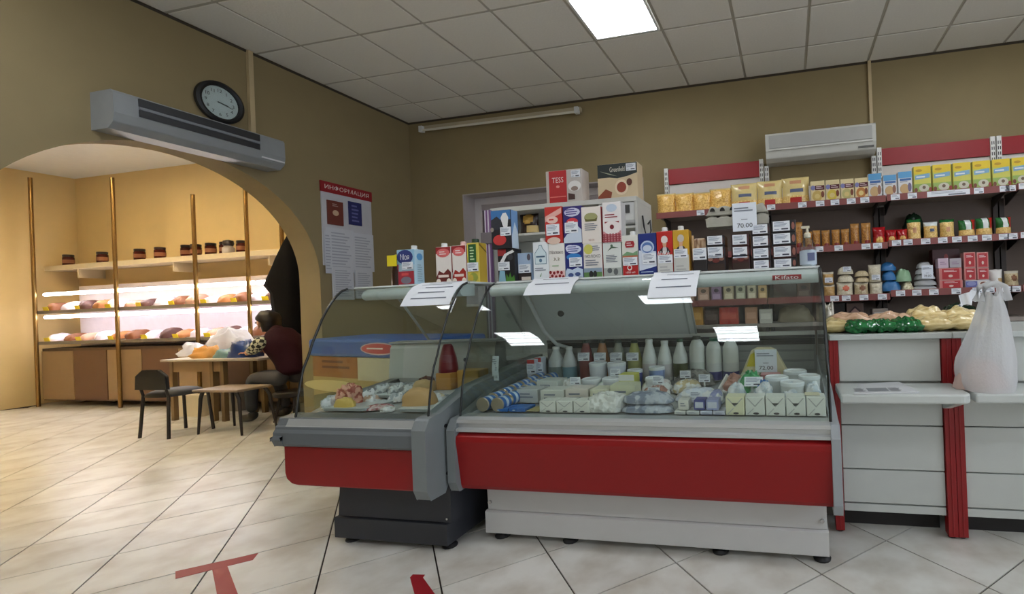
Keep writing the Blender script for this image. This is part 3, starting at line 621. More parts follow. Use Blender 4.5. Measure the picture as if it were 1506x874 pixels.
# ------------------------------------------------------------------ white rack behind the case
t = thing('storage_rack', 'white open rack behind the milk cartons, two tea boxes on top', 'rack', (0, 0, 0))
RW = M((206, 206, 200), 0.45); RYF, RYB = 3.0, 3.34; ra, rb = -2.09, -0.98
b = MB(); b.box(ra, rb, RYF, RYB, 1.865, 1.9, RW); b.build('top_board', t, bevel=0.003)
b = MB(); b.box(ra+0.02, rb-0.02, RYB-0.012, RYB, 0.05, 1.865, M((196, 198, 194), 0.5)); b.build('back_panel', t)
for x in (ra, rb-0.018): b = MB(); b.box(x, x+0.018, RYF+0.005, RYB, 0, 1.865, RW); b.build('side_panel', t)
for z in (1.69, 1.36, 0.8, 0.3): b = MB(); b.box(ra+0.018, rb-0.018, RYF+0.02, RYB-0.012, z, z+0.016, RW); b.build('shelf', t)
b = MB(); b.box(-1.26, rb-0.02, RYF+0.01, RYB-0.02, 1.715, 1.865, M((214, 216, 214), 0.4)); cb = b.build('control_box', t, bevel=0.004)
b = MB(); b.box(-1.075, -1.035, RYF+0.004, RYF+0.011, 1.79, 1.845, M((70, 70, 70), 0.5)); b.build('switch', cb)
b = MB(); b.box(-1.1, -1.0, RYF+0.004, RYF+0.011, 1.722, 1.742, ALU); b.build('trim_strip', cb)
b = MB(); b.tube([(rb+0.006, 3.1, 1.78), (rb+0.02, 3.08, 1.7), (rb+0.035, 3.1, 1.6), (rb+0.045, 3.16, 1.68), (rb+0.03, 3.2, 1.76), (rb+0.006, 3.22, 1.74)], 0.006, BLACK, 6); b.build('cable', t)
# striped post beside the rack
t = thing('corner_post', 'lilac and white striped post with a grey clamp, between yellow carton and cow carton', 'post', (0, 0, 0))
p = at_y(718, 360, 2.97); b = MB()
for k, cc in enumerate(((52, 40, 50), (206, 196, 214), (120, 80, 130), (214, 206, 220), (126, 92, 140))): b.box(p.x-0.03+k*0.012, p.x-0.0185+k*0.012, 2.962+0.001*(k % 2), 2.982, 0.02, 1.88, M(cc, 0.35))
b.build('striped_tube', t); b = MB(); b.box(p.x-0.045, p.x+0.06, 2.95, 2.99, 1.64, 1.72, M((120, 112, 116), 0.5)); b.build('clamp', t, bevel=0.004)
b = MB(); b.box(p.x-0.06, p.x+0.06, 2.93, 3.0, 0, 0.02, M((120, 112, 116), 0.5)); b.build('base', t)
# ------------------------------------------------------------------ freezer seen through the left case
A = Vector((-4.1, 3.33, 0)); B_ = Vector((-2.66, 2.98, 0))
dv = (B_-A); L = Vector((dv.x, dv.y)).length; ang = math.atan2(dv.y, dv.x)
t = thing('chest_freezer', 'chest freezer with blue rim and yellow picture panel behind the left display case', 'freezer', (A.x, A.y, 0), ang)
BLUE = M((24, 88, 172), 0.35); b = MB(); b.box(0, L, 0.0, 0.5, 0.05, 0.8, M((206, 208, 208), 0.4)); b.build('body', t, bevel=0.01)
b = MB(); b.box(-0.03, L+0.03, -0.035, 0.53, 0.82, 0.97, BLUE); rim = b.build('rim', t, bevel=0.025)
b = MB(); LOGO_REFL = M((196, 60, 70), 0.4)
prints(b, (0, -0.0365, 0.82), (1, 0, 0), (0, 0, 1), L, 0.15, [('e', 0.66, 0.5, 0.16, 0.33, (214, 190, 200)), ('e', 0.66, 0.5, 0.148, 0.27, LOGO_REFL), ('l', 0.56, 0.42, 0.76, 0.6, 1, M((244, 232, 236), 0.4))]); b.build('emblem', rim)  # painted ovals stand in for a logo reflected in the case glass
b = MB(); b.box(0.01, L-0.01, -0.02, 0.0, 0.2, 0.82, M((178, 156, 96), 0.45)); pn = b.build('picture_panel', t)
b = MB(); prints(b, (0.01, -0.02, 0.2), (1, 0, 0), (0, 0, 1), L-0.02, 0.62, [('r', 0, 0.72, 0.45, 1, (150, 92, 36)), ('r', 0.45, 0.7, 1, 1, (196, 190, 164)), ('l', 0.1, 0.82, 0.4, 0.97, 2, M((96, 48, 26), 0.5)), ('e', 0.2, 0.6, 0.3, 0.08, (222, 200, 140)), ('p', [(0, 0.45), (0.2, 0.52), (0.5, 0.48), (0.8, 0.58), (1, 0.5), (1, 0), (0, 0)], (112, 108, 70)), ('e', 0.3, 0.42, 0.05, 0.08, (60, 70, 50)), ('e', 0.42, 0.4, 0.05, 0.09, (60, 66, 50))]); b.build('print', pn)
for x in (0.06, L-0.06):
    for y in (0.05, 0.45): b = MB(); b.lathe([(0.025, 0), (0.025, 0.05)], BLACK, 8, (x, y, 0)); b.build('foot', t)

# ------------------------------------------------------------------ bakery room: wall shelf, lit bread displays, table, seats, person
FS = 4.72
BRASS = M((150, 118, 66), 0.25, 0.7); WOODP = M((206, 190, 156), 0.5); BREADL = emission('display_light', (255, 250, 252), 13.0)
t = thing('bread_display', 'lit bread display rack with two bright white tiers in the bakery room', 'display rack', (0, 0, 0))
xl, xr = at_y(60, 450, FS).x, at_y(436, 450, FS).x
z1 = at_y(330, 415, FS).z; z2 = at_y(330, 450, FS).z; z3 = at_y(330, 500, FS).z
TIER = M((226, 214, 222), 0.5); LIPM = M((120, 112, 104), 0.4)
b = MB(); b.box(xl, xr, 5.1, 5.14, 0.1, z1+0.1, M((232, 224, 230), 0.5)); b.build('back_panel', t)
for k, (za, zb) in enumerate(((z1, z2), (z2-0.02, z3))):
    b = MB(); b.prism_x([(FS-0.03, zb+0.02), (5.1, zb+0.1), (5.1, zb+0.085), (FS-0.03, zb+0.0)], xl, xr, TIER); b.build('tier', t)
    b = MB(); b.box(xl, xr, FS-0.045, FS-0.032, zb, zb+0.045, LIPM); b.build('tier_lip', t)
    b = MB(); b.box(xl, xr, FS+0.03, FS+0.13, za-0.035, za-0.0, WHITE); hd = b.build('lamp_housing', t)
    for x0_, x1_ in ((xl+0.05, at_y(284, 440, FS).x), (at_y(288, 440, FS).x, at_y(371, 440, FS).x), (at_y(377, 440, FS).x, xr-0.05)):
        b = MB(); b.tube([(x0_, FS+0.02, za-0.03), (x1_, FS+0.02, za-0.03)], 0.022, BREADL, 8); b.build('tube_lamp', hd)
b = MB(); b.box(xl, xr, FS, 5.1, 0.08, z3-0.06, M((96, 76, 60), 0.6)); b.build('base_cabinet', t)
for k in range(7):
    xa = xl+(xr-xl)*k/7; b = MB(); b.box(xa+0.01, xa+(xr-xl)/7-0.01, FS-0.015, FS, 0.1, z3-0.1, M((150, 124, 92) if k % 2 == 0 else (104, 74, 54), 0.5)); b.build('door', t)
for px in (60, 180, 297, 374, 425):
    x = at_y(px, 430, FS).x; b = MB(); b.tube([(x, FS-0.06, 0.0), (x, FS-0.06, at_y(px, 287 if px == 297 else 262, FS).z)], 0.022, BRASS, 10); b.build('upright', t)
# bread loaves with yellow price cards
BREAD = [M((122, 74, 44), 0.6, bump=0.3), M((168, 110, 60), 0.6, bump=0.3), M((84, 52, 48), 0.6, bump=0.3), M((190, 150, 130), 0.5)]; WRAP = M((224, 214, 228), 0.25); YCARD = M((238, 216, 40), 0.5)
random.seed(11)
def lump(w_, d_, h_, m_, seed, rough=0.12, ns=13, nr=8):
    mb = MB(); vs = []
    for i in range(nr+1):
        ph = pi/2*i/nr
        for j in range(ns*2):
            a = pi*j/ns; s_ = 1+rough*mnoise.noise(Vector((cos(a)*1.7+seed*3.1, sin(a)*1.7, ph*2+seed)))+rough*.55*mnoise.noise(Vector((cos(a)*5+seed*1.3, sin(a)*5, ph*5-seed)))
            ex = lambda c: math.copysign(abs(c)**0.75, c)
            vs.append((ex(cos(a))*cos(ph)**0.7*w_/2*s_, ex(sin(a))*cos(ph)**0.7*d_/2*s_, sin(ph)*h_*s_))
    n = ns*2; fs = [(i*n+j, i*n+(j+1) % n, (i+1)*n+(j+1) % n, (i+1)*n+j) for i in range(nr) for j in range(n)]
    mb.add(vs, fs, m_, True); mb.add(vs[:n], [tuple(range(n))[::-1]], m_); return mb
for tier, zz in ((0, z2), (1, z3)):
    px = 84; k = 0
    while px < 425:
        x = at_y(px, 440, FS+0.1).x; mt_ = [BREAD[(k*7+tier) % 4], WRAP][(k+tier) % 3 == 1]
        where = ('upper', 'lower')[tier]; w_ = 0.17+0.05*random.random(); h_ = 0.075+0.04*random.random()
        l_ = thing('bread_loaf', '%s %s of the lit bread display, %s from the left' % ('wrapped pale loaf on the' if mt_ is WRAP else 'brown loaf on the', where+' tier', ORD[min(k, 15)]), 'bread', (x, FS+0.12, zz+0.06), random.uniform(-.06, .06), 'loaves on the bread display'); l_.rotation_euler.x = 0.196
        lump(w_, 0.24, h_, mt_, k+tier*20).build('crust', l_)
        if k % 2 == 0:
            b = MB(); b.box(-0.05, 0.05, -0.132, -0.128, 0.005, 0.065, YCARD); b.build('price_card', l_)
        px += 21+random.random()*5; k += 1
# wall shelf with jars
zs = at_y(330, 373, 4.95).z
t = thing('wall_shelf', 'pale wooden wall shelf carrying jam jars above the bread display', 'shelf', (0, 0, 0))
b = MB(); b.box(at_y(40, 390, 4.9).x, at_y(417, 365, 4.9).x, 4.9, 5.22, zs-0.07, zs, WOODP); b.build('board', t, bevel=0.004)
for px in (120, 260, 400): x = at_y(px, 375, 5.0).x; b = MB(); b.box(x, x+0.03, 4.95, 5.23, zs-0.2, zs-0.07, WOODP); b.build('bracket', t)
JAM = M((74, 26, 22), 0.15); LIDD = M((40, 26, 24), 0.3); JLAB = M((150, 96, 66), 0.6)
jars = [(100, 0), (150, 0), (205, 0), (235, 0), (274, 0), (288, 0), (310, 0), (331, 1), (341, 2), (356, 1)]
for k, (px, kind) in enumerate(jars):
    x = at_y(px, 365, 5.0).x; y = 5.0 if kind != 2 else 4.96
    nm = {0: 'dark red jam jar on the wooden wall shelf, %s jar from the left' % ORD[k], 1: 'dark jam jar on the wall shelf standing %s the white jar' % ('left of' if px < 340 else 'right of'), 2: 'white jar with round dark cap among the jam jars on the wall shelf'}[kind]
    j = thing('jam_jar' if kind != 2 else 'white_jar', nm, 'jar', (x, y, zs), group='jars on the wall shelf')
    b = MB()
    if kind == 2:
        b.lathe([(0.06, 0), (0.066, 0.01), (0.066, 0.07), (0.04, 0.1)], M((206, 196, 190), 0.4), 16); b.build('body', j)
        b = MB(); b.lathe([(0.05, 0.1), (0.062, 0.13), (0.055, 0.17), (0.02, 0.185)], LIDD, 16); b.build('cap', j)
    else:
        b.lathe([(0.055, 0), (0.06, 0.008), (0.06, 0.12), (0.05, 0.135)], JAM, 14); b.build('body', j)
        b = MB(); b.lathe([(0.058, 0.132), (0.058, 0.165), (0.05, 0.168)], LIDD, 14); b.build('lid', j)
        b = MB(); b.lathe([(0.061, 0.035), (0.061, 0.09)], JLAB, 14); b.build('paper_label', j)
# hanging coat
p = at_y(426, 345, FS-0.12); q = at_y(418, 500, FS-0.12); hx = p.x
mb = MB(); rows = 14; ring = 16; vs = []
zt, zb = p.z, 0.75
for i in range(rows+1):
    f_ = i/rows; zz = zt-(zt-zb)*f_; wl_ = 0.02+0.38*min(1, f_/0.42)**0.9 if f_ < 0.45 else 0.3-0.12*(f_-0.45)
    wr_ = 0.02+0.16*min(1, f_/0.35)
    for j in range(ring):
        a = 2*pi*j/ring; fold = 1+0.1*sin(a*5+i*0.3)*min(1, f_*3)
        vs.append((hx+0.02+(wr_ if cos(a) > 0 else wl_)*cos(a)*fold, FS-0.14+0.07*sin(a)*fold*min(1, f_*4+0.2), zz))
mb.add(vs, [(i*ring+j, (i+1)*ring+j, (i+1)*ring+(j+1) % ring, i*ring+(j+1) % ring) for i in range(rows) for j in range(ring)], M((9, 9, 12), 0.9, spec=0.1), True)
mb.add(vs[:ring], [tuple(range(ring))], BLACK); mb.add(vs[-ring:], [tuple(range(ring))[::-1]], BLACK)
tag(fix(mb.build('hanging_coat')), 'black coat hanging beside the arch jamb in the bakery room', 'coat')
# table
TYF, TYB, TZ = 4.05, 4.6, 0.72
ta, tb_ = at_y(235, 535, TYF).x, at_y(379, 528, TYF).x
t = thing('table', 'plain wooden table heaped with bags in the bakery room', 'table', (0, 0, 0)); WD = M((150, 122, 84), 0.5); WD2 = M((120, 96, 62), 0.5)
b = MB(); b.box(ta, tb_, TYF, TYB, TZ-0.025, TZ, M((170, 160, 146), 0.4)); b.build('tabletop', t, bevel=0.004)
b = MB(); b.box(ta+0.08, tb_-0.62, TYF+0.06, TYF+0.08, TZ-0.15, TZ-0.025, WD); b.build('apron', t)
for x in (ta+0.06, at_y(300, 540, TYF).x, tb_-0.62):
    for y in (TYF+0.05, TYB-0.09): b = MB(); b.box(x, x+0.045, y, y+0.045, 0, TZ-0.025, WD2); b.build('leg', t)
# low bench with splayed legs
DKM = M((40, 34, 30), 0.4); bx0, bx1, by = at_y(302, 555, 3.75).x, at_y(368, 552, 3.75).x, 3.75
t = thing('stool', 'low bench with thin dark splayed legs in front of the wooden table', 'bench', (0, 0, 0))
b = MB(); b.box(bx0, bx1, by-0.12, by+0.2, 0.43, 0.455, M((128, 110, 92), 0.45)); b.build('seat', t, bevel=0.008)
for x, s_ in ((bx0+0.1, -0.3), (bx1-0.06, 1)):
    for y, q_ in ((by-0.09, -1), (by+0.17, 1)):
        b = MB(); b.tube([(x, y, 0.43), (x+0.05*s_, y+0.01*q_, 0.36), (x+0.1*s_, y+0.03*q_, 0.0)], [0.018, 0.016, 0.01], DKM, 8); b.build('leg', t)
# black chair
p = at_z(280, 612, 0); p = Vector((at_y(260, 600, 3.65).x, 3.65, 0))
t = thing('chair', 'black upholstered chair at the left end of the bakery table', 'chair', (p.x, p.y, 0)); BL = M((18, 18, 20), 0.6)
b = lump(0.42, 0.4, 0.07, BL, 3, 0.03); b.build('seat', t, (0, 0, 0.41))
b = MB(); b.prism_y([(-0.2, 0.5), (0.2, 0.5), (0.19, 0.62), (0.1, 0.68), (-0.1, 0.68), (-0.19, 0.62)], -0.2, -0.17, BL); b.build('backrest', t, bevel=0.01)
for x in (-0.17, 0.17):
    for y in (-0.16, 0.16): b = MB(); b.tube([(x, y, 0.42), (x*1.15, y*1.15, 0)], 0.014, DKM, 8); b.build('leg', t)
    b = MB(); b.tube([(x, -0.16, 0.42), (x, -0.19, 0.55)], 0.012, DKM, 8); b.build('back_post', t)
# boxes below the table
for k, (pxa, pxb, pt, Y, cc, lab) in enumerate(((262, 296, 582, 4.28, (226, 214, 186), 'cream cardboard box on the floor under the bakery table'), (299, 350, 575, 4.56, (150, 142, 130), 'grey low box on the floor behind the bench legs'))):
    a_, c_2 = at_y(pxa, 600, Y).x, at_y(pxb, 600, Y).x; z_ = at_y(pxa, pt, Y).z
    t = thing('storage_box', lab, 'box', ((a_+c_2)/2, Y, 0)); w_ = c_2-a_; b = MB(); b.box(-w_/2, w_/2, 0, 0.12, 0, z_-0.012, M(cc, 0.7)); b.build('body', t)
    b = MB(); b.box(-w_/2-0.004, w_/2+0.004, -0.004, 0.124, z_-0.05, z_, M(cc, 0.7)); b.build('lid', t)
# goods on the table
def sack(name, label, cat, x, y, z, w_, d_, h_, m_, seed, rough=0.35, rz=0, group=None):
    o = lump(w_, d_, h_, m_, seed, rough, 14, 8).build(name, None, (x, y, z), rz=rz); return tag(o, label, cat, group)
WB = filmy('white_bag_film', (236, 238, 246), 0.93)
for (pa, pb, pt, Y, m_, sd, lab, nm, cat) in ((292, 356, 490, 4.4, WB, 1, 'big white plastic bag heaped on the bakery table', 'plastic_bag', 'bag'), (258, 290, 508, 4.4, WB, 2, 'small white plastic bag at the left of the heap on the bakery table', 'plastic_bag', 'bag'), (330, 368, 504, 4.15, M((30, 58, 120), 0.3), 5, 'shiny dark blue wrapped packet on the bakery table', 'wrapped_packet', 'packet'), (312, 342, 514, 4.16, M((96, 132, 140), 0.3), 6, 'pale teal wrapped packet beside the dark blue packet', 'wrapped_packet', 'packet'), (276, 308, 512, 4.16, M((196, 142, 70), 0.6), 7, 'orange brown bread packet on the bakery table', 'wrapped_packet', 'packet')):
    a_, c_2 = at_y(pa, 520, Y).x, at_y(pb, 520, Y).x; sack(nm, lab, cat, (a_+c_2)/2, Y+.08, TZ, c_2-a_, 0.2, at_y((pa+pb)/2, pt, Y).z-TZ, m_, sd)
# ---- person leaning over the table end
def skin(name, pts, edges, radii, m_, parent=None, sub=2):
    me = bpy.data.meshes.new(name); me.from_pydata(pts, edges, []); o = bpy.data.objects.new(name, me); COL.objects.link(o); me.materials.append(m_)
    md = o.modifiers.new('skin', 'SKIN'); md.use_smooth_shade = True
    for i, r_ in enumerate(radii): me.skin_vertices[0].data[i].radius = (r_, r_) if not isinstance(r_, tuple) else r_
    me.skin_vertices[0].data[0].use_root = True
    sd = o.modifiers.new('sub', 'SUBSURF'); sd.levels = sd.render_levels = sub
    if parent: o.parent = parent
    return o
PX, PY = -5.5, 4.24
t = thing('person', 'seated person in a burgundy jacket with checked sleeves leaning over the table end', 'person', (PX, PY, 0))
BURG = M((46, 16, 26), 0.85, var=0.12, spec=0.2); TROU = M((62, 64, 70), 0.85); SKINM = M((196, 144, 116), 0.5); HAIR = M((24, 18, 18), 0.5, bump=0.3); BOOT = M((24, 22, 22), 0.5)
def checked():
    mt = bpy.data.materials.new('checked_cloth'); mt.use_nodes = True; nt = mt.node_tree; b = nt.nodes['Principled BSDF']
    tc = nt.nodes.new('ShaderNodeTexCoord'); mp = nt.nodes.new('ShaderNodeMapping'); mp.inputs['Rotation'].default_value = (0.5, 0.4, 0.3)
    c = nt.nodes.new('ShaderNodeTexChecker'); c.inputs['Scale'].default_value = 26; c.inputs[1].default_value = lin((196, 200, 180)); c.inputs[2].default_value = lin((34, 40, 40))
    nt.links.new(tc.outputs['Object'], mp.inputs[0]); nt.links.new(mp.outputs[0], c.inputs[0]); nt.links.new(c.outputs[0], b.inputs['Base Color']); b.inputs['Roughness'].default_value = 0.85; return mt
CHK = checked()
# torso and jacket (root at the pelvis)
body = skin('body', [(0, 0, .5), (-.03, 0, .62), (-.09, 0, .76), (-.17, 0, .9), (-.24, 0, 1.0), (-.3, 0, 1.06), (-.17, -.17, .94), (-.17, .17, .94)], [(0, 1), (1, 2), (2, 3), (3, 4), (4, 5), (3, 6), (3, 7)], [(.15, .17), (.14, .17), (.14, .18), (.13, .18), (.08, .1), .055, .075, .075], BURG, t)
for s_ in (-1, 1):
    skin('sleeve', [(-.17, .17*s_, .94), (-.25, .2*s_, .86), (-.33, .18*s_, .81), (-.5, .1*s_, .795)], [(0, 1), (1, 2), (2, 3)], [.08, .065, .058, .045], CHK, t)
    hand = skin('hand', [(-.5, .1*s_, .79), (-.56, .085*s_, .775), (-.59, .08*s_, .77)], [(0, 1), (1, 2)], [.026, (.02, .036), (.016, .034)], SKINM, t)
    for q_ in range(4):
        y_ = .08*s_+(q_-1.5)*.019; l_ = (.062, .075, .07, .055)[q_]
        skin('finger', [(-.585, y_, .772), (-.59-l_*.5, y_, .776), (-.59-l_, y_, .758)], [(0, 1), (1, 2)], [.0095, .0088, .0075], SKINM, hand, 1)
    skin('thumb', [(-.54, (.085-.03)*s_, .772), (-.565, (.085-.055)*s_, .772), (-.6, (.085-.06)*s_, .76)], [(0, 1), (1, 2)], [.011, .0095, .008], SKINM, hand, 1)
    skin('trouser_leg', [(-.02, .09*s_, .48), (-.24, .11*s_, .505), (-.43, .12*s_, .49), (-.42+.06*s_, .12*s_, .3), (-.38+.08*s_, .12*s_, .1)], [(0, 1), (1, 2), (2, 3), (3, 4)], [.1, .088, .07, .06, .05], TROU, t)
    skin('boot', [(-.37+.08*s_, .12*s_, .12), (-.37+.08*s_, .12*s_, .055), (-.47+.08*s_, .12*s_, .04), (-.56+.08*s_, .12*s_, .035)], [(0, 1), (1, 2), (2, 3)], [.052, .05, .042, .034], BOOT, t)
# head
head = skin('head', [(-.28, 0, 1.04), (-.33, 0, 1.1), (-.38, 0, 1.135), (-.43, 0, 1.12)], [(0, 1), (1, 2), (2, 3)], [.055, .075, (.095, .085), (.07, .07)], SKINM, t)
b = MB(); b.lathe([(0.001, -.028), (.012, -.02), (.016, 0), (.01, .02), (.001, .03)], SKINM, 8); b.build('nose', head, (-.492, 0, 1.075))
for s_ in (-1, 1):
    b = MB(); b.lathe([(0.001, -.01), (.01, 0), (0.001, .01)], BLACK, 8); b.build('eye', head, (-.492, .032*s_, 1.11))
    b = MB(); b.lathe([(0.001, -.03), (.012, -.015), (.014, .01), (0.001, .03)], SKINM, 8); b.build('ear', head, (-.375, .092*s_, 1.11))
b = MB(); b.tube([(-.484, -.025, 1.04), (-.49, 0, 1.038), (-.484, .025, 1.04)], .005, M((150, 80, 74), 0.5), 6); b.build('mouth', head)
mb = lump(.23, .21, .12, HAIR, 4, 0.1, 12, 8); hr = mb.build('hair', t, (-.355, 0, 1.125)); hr.rotation_euler.y = R(20)
b = MB(); b.lathe([(.085, -.1), (.1, -.03), (.098, .04), (.06, .1)], HAIR, 14); o = b.build('hair', t, (-.315, 0, 1.105)); o.scale = (.8, 1, 1)
t2 = thing('stool', 'dark stool under the person at the table end', 'stool', (PX, PY, 0))
b = MB(); b.lathe([(.19, .28), (.2, .29), (.2, .325), (.18, .335)], DKM, 20); b.build('seat', t2)
for a in range(4): b = MB(); b.tube([(.13*cos(a*pi/2+.8), .13*sin(a*pi/2+.8), .29), (.19*cos(a*pi/2+.8), .19*sin(a*pi/2+.8), 0)], .014, DKM, 8); b.build('leg', t2)

# ------------------------------------------------------------------ cartons and packs on top of the display cases
DZ = 1.3285; LTZ = 1.3325
DARKW = M((50, 50, 56), 0.4); CREAM = (228, 226, 216)
def box_pack(name, label, cat, x0, x1, y, z, h, d, body, items=(), side_items=(), lab=None, cap=None, group=None, rz=0, bev=0.003, capm=None):
    """upright box: front face at y, printed front, optional right side print, price label, screw cap"""
    w = x1-x0; t = thing(name, label, cat, ((x0+x1)/2, y, z), rz, group)
    bm_ = body if isinstance(body, bpy.types.Material) else M(body, 0.4, var=0.03)
    b = MB(); b.box(-w/2, w/2, 0, d, 0, h, bm_); b.build('carton' if cat == 'carton' else 'box', t, bevel=bev)
    if items or side_items:
        if items: b = MB(); prints(b, (-w/2+0.002, -0.0002, 0.002), (1, 0, 0), (0, 0, 1), w-0.004, h-0.004, items); b.build('print', t)
        if side_items: b = MB(); prints(b, (w/2+0.0002, 0.002, 0.002), (0, 1, 0), (0, 0, 1), d-0.004, h-0.004, side_items); b.build('side_print', t)
    if cap is not None:
        b = MB(); r_ = cap[1] if len(cap) > 1 else 0.016
        b.lathe([(r_+0.003, 0), (r_+0.003, 0.004), (r_, 0.006), (r_, 0.022), (r_-0.003, 0.024)], capm or WHITE, 14); b.build('screw_cap', t, (-w/2+w*cap[0], d*0.45, h))
    if lab: price_label(t, -w/2+w*(lab[0]+lab[2]/2), -0.004, h*lab[1], w*lab[2], h*lab[3])
    return t
def carton(label, pa, pb, pt, body, items, Y=2.43, zb=DZ, pyb=412, lab=None, cap=None, group='cartons on the display cases', side=(), d=0.07, capm=None, name='milk_carton'):
    pm_ = (pt+pyb)/2; x0, x1 = at_y(pa, pm_, Y).x, at_y(pb, pm_, Y).x; zt_ = at_y((pa+pb)/2, pt, Y).z
    return box_pack(name, label, 'carton', x0+0.001, x1-0.001, Y, zb, zt_-zb, d, body, items, side, lab, cap, group, capm=capm), zt_
LN = M((120, 126, 140), 0.6)
# left case
b = thing('sauce_bottle', 'slim dark bottle with a yellow price card, left on the left display case', 'bottle', (at_y(581, 400, 2.36).x, 2.38, LTZ)); bt_ = b
mb = MB(); mb.lathe([(.03, 0), (.032, .01), (.032, .09), (.028, .12), (.013, .145), (.013, .17)], M((44, 22, 18), 0.15), 16); mb.build('body', bt_)
mb = MB(); mb.lathe([(.015, .165), (.015, .19), (.012, .192)], M((214, 190, 30), 0.4), 12); mb.build('cap', bt_)
mb = MB(); mb.box(-.036, .03, -.038, -.036, .12, .185, M((228, 208, 34), 0.5)); mb.build('price_card', bt_)
carton('blue and white milk carton with a red panel on the left display case', 584, 611, 367, (176, 206, 222), [('r', 0, .58, 1, 1, (150, 192, 220)), ('e', .45, .8, .46, .2, (44, 56, 120)), ('t', 'Моя', .45, .8, .5, .16, (236, 238, 244)), ('r', 0, .0, .08, .6, (150, 52, 70)), ('r', .08, .04, .95, .4, (164, 46, 62)), ('e', .5, .15, .3, .1, (120, 116, 130)), ('r', .25, .28, .65, .35, (214, 84, 84))], 2.36, LTZ, 424, (.3, .45, .6, .2), (.75,), side=[('e', .5, .8, .35, .1, (90, 150, 200)), ('l', .2, .1, .8, .6, 8, M((150, 176, 190), .5))])
for k, (pa, pb, pt, c1, c2) in enumerate(((641, 664, 363, (108, 40, 36), 'left of the two cocoa milk cartons'), (665, 686, 361, (166, 44, 34), 'right of the two cocoa milk cartons'))):
    carton('red topped chocolate milk carton, '+c2, pa, pb, pt, (232, 226, 220), [('r', 0, .82, 1, 1, (150, 30, 36)), ('e', .5, .84, .44, .12, (218, 110, 110)), ('l', .25, .78, .75, .9, 2, M((240, 220, 220), .5)), ('p', [(0, .18), (.2, .36), (.5, .28), (.8, .4), (1, .3), (1, .05), (.75, 0), (.25, 0), (0, .05)], c1), ('e', .15, .05, .16, .09, (236, 228, 214)), ('e', .85, .05, .16, .09, (236, 228, 214)), ('r', .15, .17, .85, .24, (232, 214, 204))], 2.36, LTZ, 420, None, (.35 if k == 0 else .6,), side=[('r', 0, .3, 1, 1, (160, 40, 40))], capm=M((236, 196, 190), .4) if k else None)
carton('yellow carton with a green name panel, at the right end of the left display case', 687, 705, 357, (214, 196, 84), [('r', .1, .5, .8, .97, (34, 92, 44)), ('l', .25, .55, .65, .92, 5, M((190, 214, 170), .5)), ('e', .5, .12, .4, .12, (150, 160, 70)), ('e', .3, .1, .2, .1, (196, 170, 70))], 2.36, LTZ, 420, (.05, .28, .9, .22), (.45, .02), side=[('r', 0, 0, 1, 1, (198, 166, 62)), ('p', [(0, 1), (1, .8), (1, .76), (0, .94)], (120, 96, 40))], capm=M((30, 60, 36), .4))
# main case, lower row
L_ = []
def low(*a, **k):
    t_, z_ = carton(*a, **k); L_.append(z_); return z_
cz = low('black carton with a cow photo and grass, lower of the two cow cartons', 732, 758, 366, (26, 26, 32), [('r', 0, .8, .5, 1, (150, 40, 44)), ('p', [(.05, .55), (.4, .85), (.9, .97), (1, .9), (.55, .8), (.25, .5)], (222, 222, 224)), ('e', .75, .75, .16, .1, (60, 60, 66)), ('p', [(.02, .0), (.1, .35), (.4, .33), (.45, 0)], (140, 186, 206)), ('p', [(.45, 0), (.5, .26), (.62, .12), (.72, .3), (.8, .12), (.95, .2), (1, 0)], (74, 130, 50))], pyb=418, lab=(.05, .36, .65, .25))
carton('tall blue and black carton with a cow photo, upper of the two cow cartons', 722, 752, 309, (30, 30, 38), [('r', 0, .75, 1, 1, (58, 116, 176)), ('p', [(.0, .75), (.3, .85), (.55, .72), (.5, .5), (.1, .5), (0, .6)], (44, 46, 56)), ('p', [(.5, .8), (.62, .92), (.78, .93), (.9, .8), (.84, .55), (.7, .48), (.6, .6)], (228, 228, 230)), ('e', .42, .22, .34, .14, (196, 56, 56)), ('e', .05, .5, .09, .06, (150, 140, 130))], zb=cz+.0005, pyb=366, lab=(.48, .33, .52, .22), side=[('r', 0, 0, 1, 1, (110, 152, 200)), ('p', [(0, .3), (.5, .7), (1, .4), (1, 0), (0, 0)], (196, 214, 228))], Y=2.42)
low('small pale blue carton with a cow and a chocolate strip, behind the cow carton', 760, 782, 372, (164, 186, 214), [('r', 0, 0, 1, .3, (46, 36, 34)), ('r', .3, .04, .95, .16, (212, 202, 190)), ('e', .85, .85, .12, .12, (90, 84, 96))], pyb=414, lab=(.15, .3, .8, .3), Y=2.46)
low('white carton printed with an outlined milk bottle', 784, 807, 356, (226, 232, 236), [('p', [(.1, .42), (.1, .72), (.35, .85), (.4, .93), (.6, .93), (.65, .85), (.9, .72), (.9, .42)], (120, 150, 166)), ('p', [(.14, .44), (.14, .71), (.38, .84), (.43, .91), (.57, .91), (.62, .84), (.86, .71), (.86, .44)], (208, 224, 230)), ('r', .2, .6, .8, .64, (74, 104, 128)), ('e', .5, .52, .1, .05, (90, 124, 150)), ('l', .1, .24, .9, .34, 2, LN), ('p', [(.4, .08), (.55, .2), (.5, .1)], (80, 130, 70))], pyb=414, cap=(.5,))
zM = low('white milk carton with red spots along its foot', 807, 831, 358, (228, 226, 220), [('t', 'Молоко', .5, .76, .86, .1, (72, 50, 46)), ('t', '3,2', .5, .56, .4, .09, (110, 100, 70)), ('l', .2, .34, .8, .42, 1, M((170, 190, 160), .5)), ('r', 0, 0, 1, .24, (230, 190, 188))]+[('e', u, v, .085, .045, (140, 30, 36)) for u, v in ((.08, .2), (.32, .18), (.56, .2), (.8, .18), (.2, .1), (.45, .07), (.7, .09), (.92, .06), (.06, .03))], pyb=413)
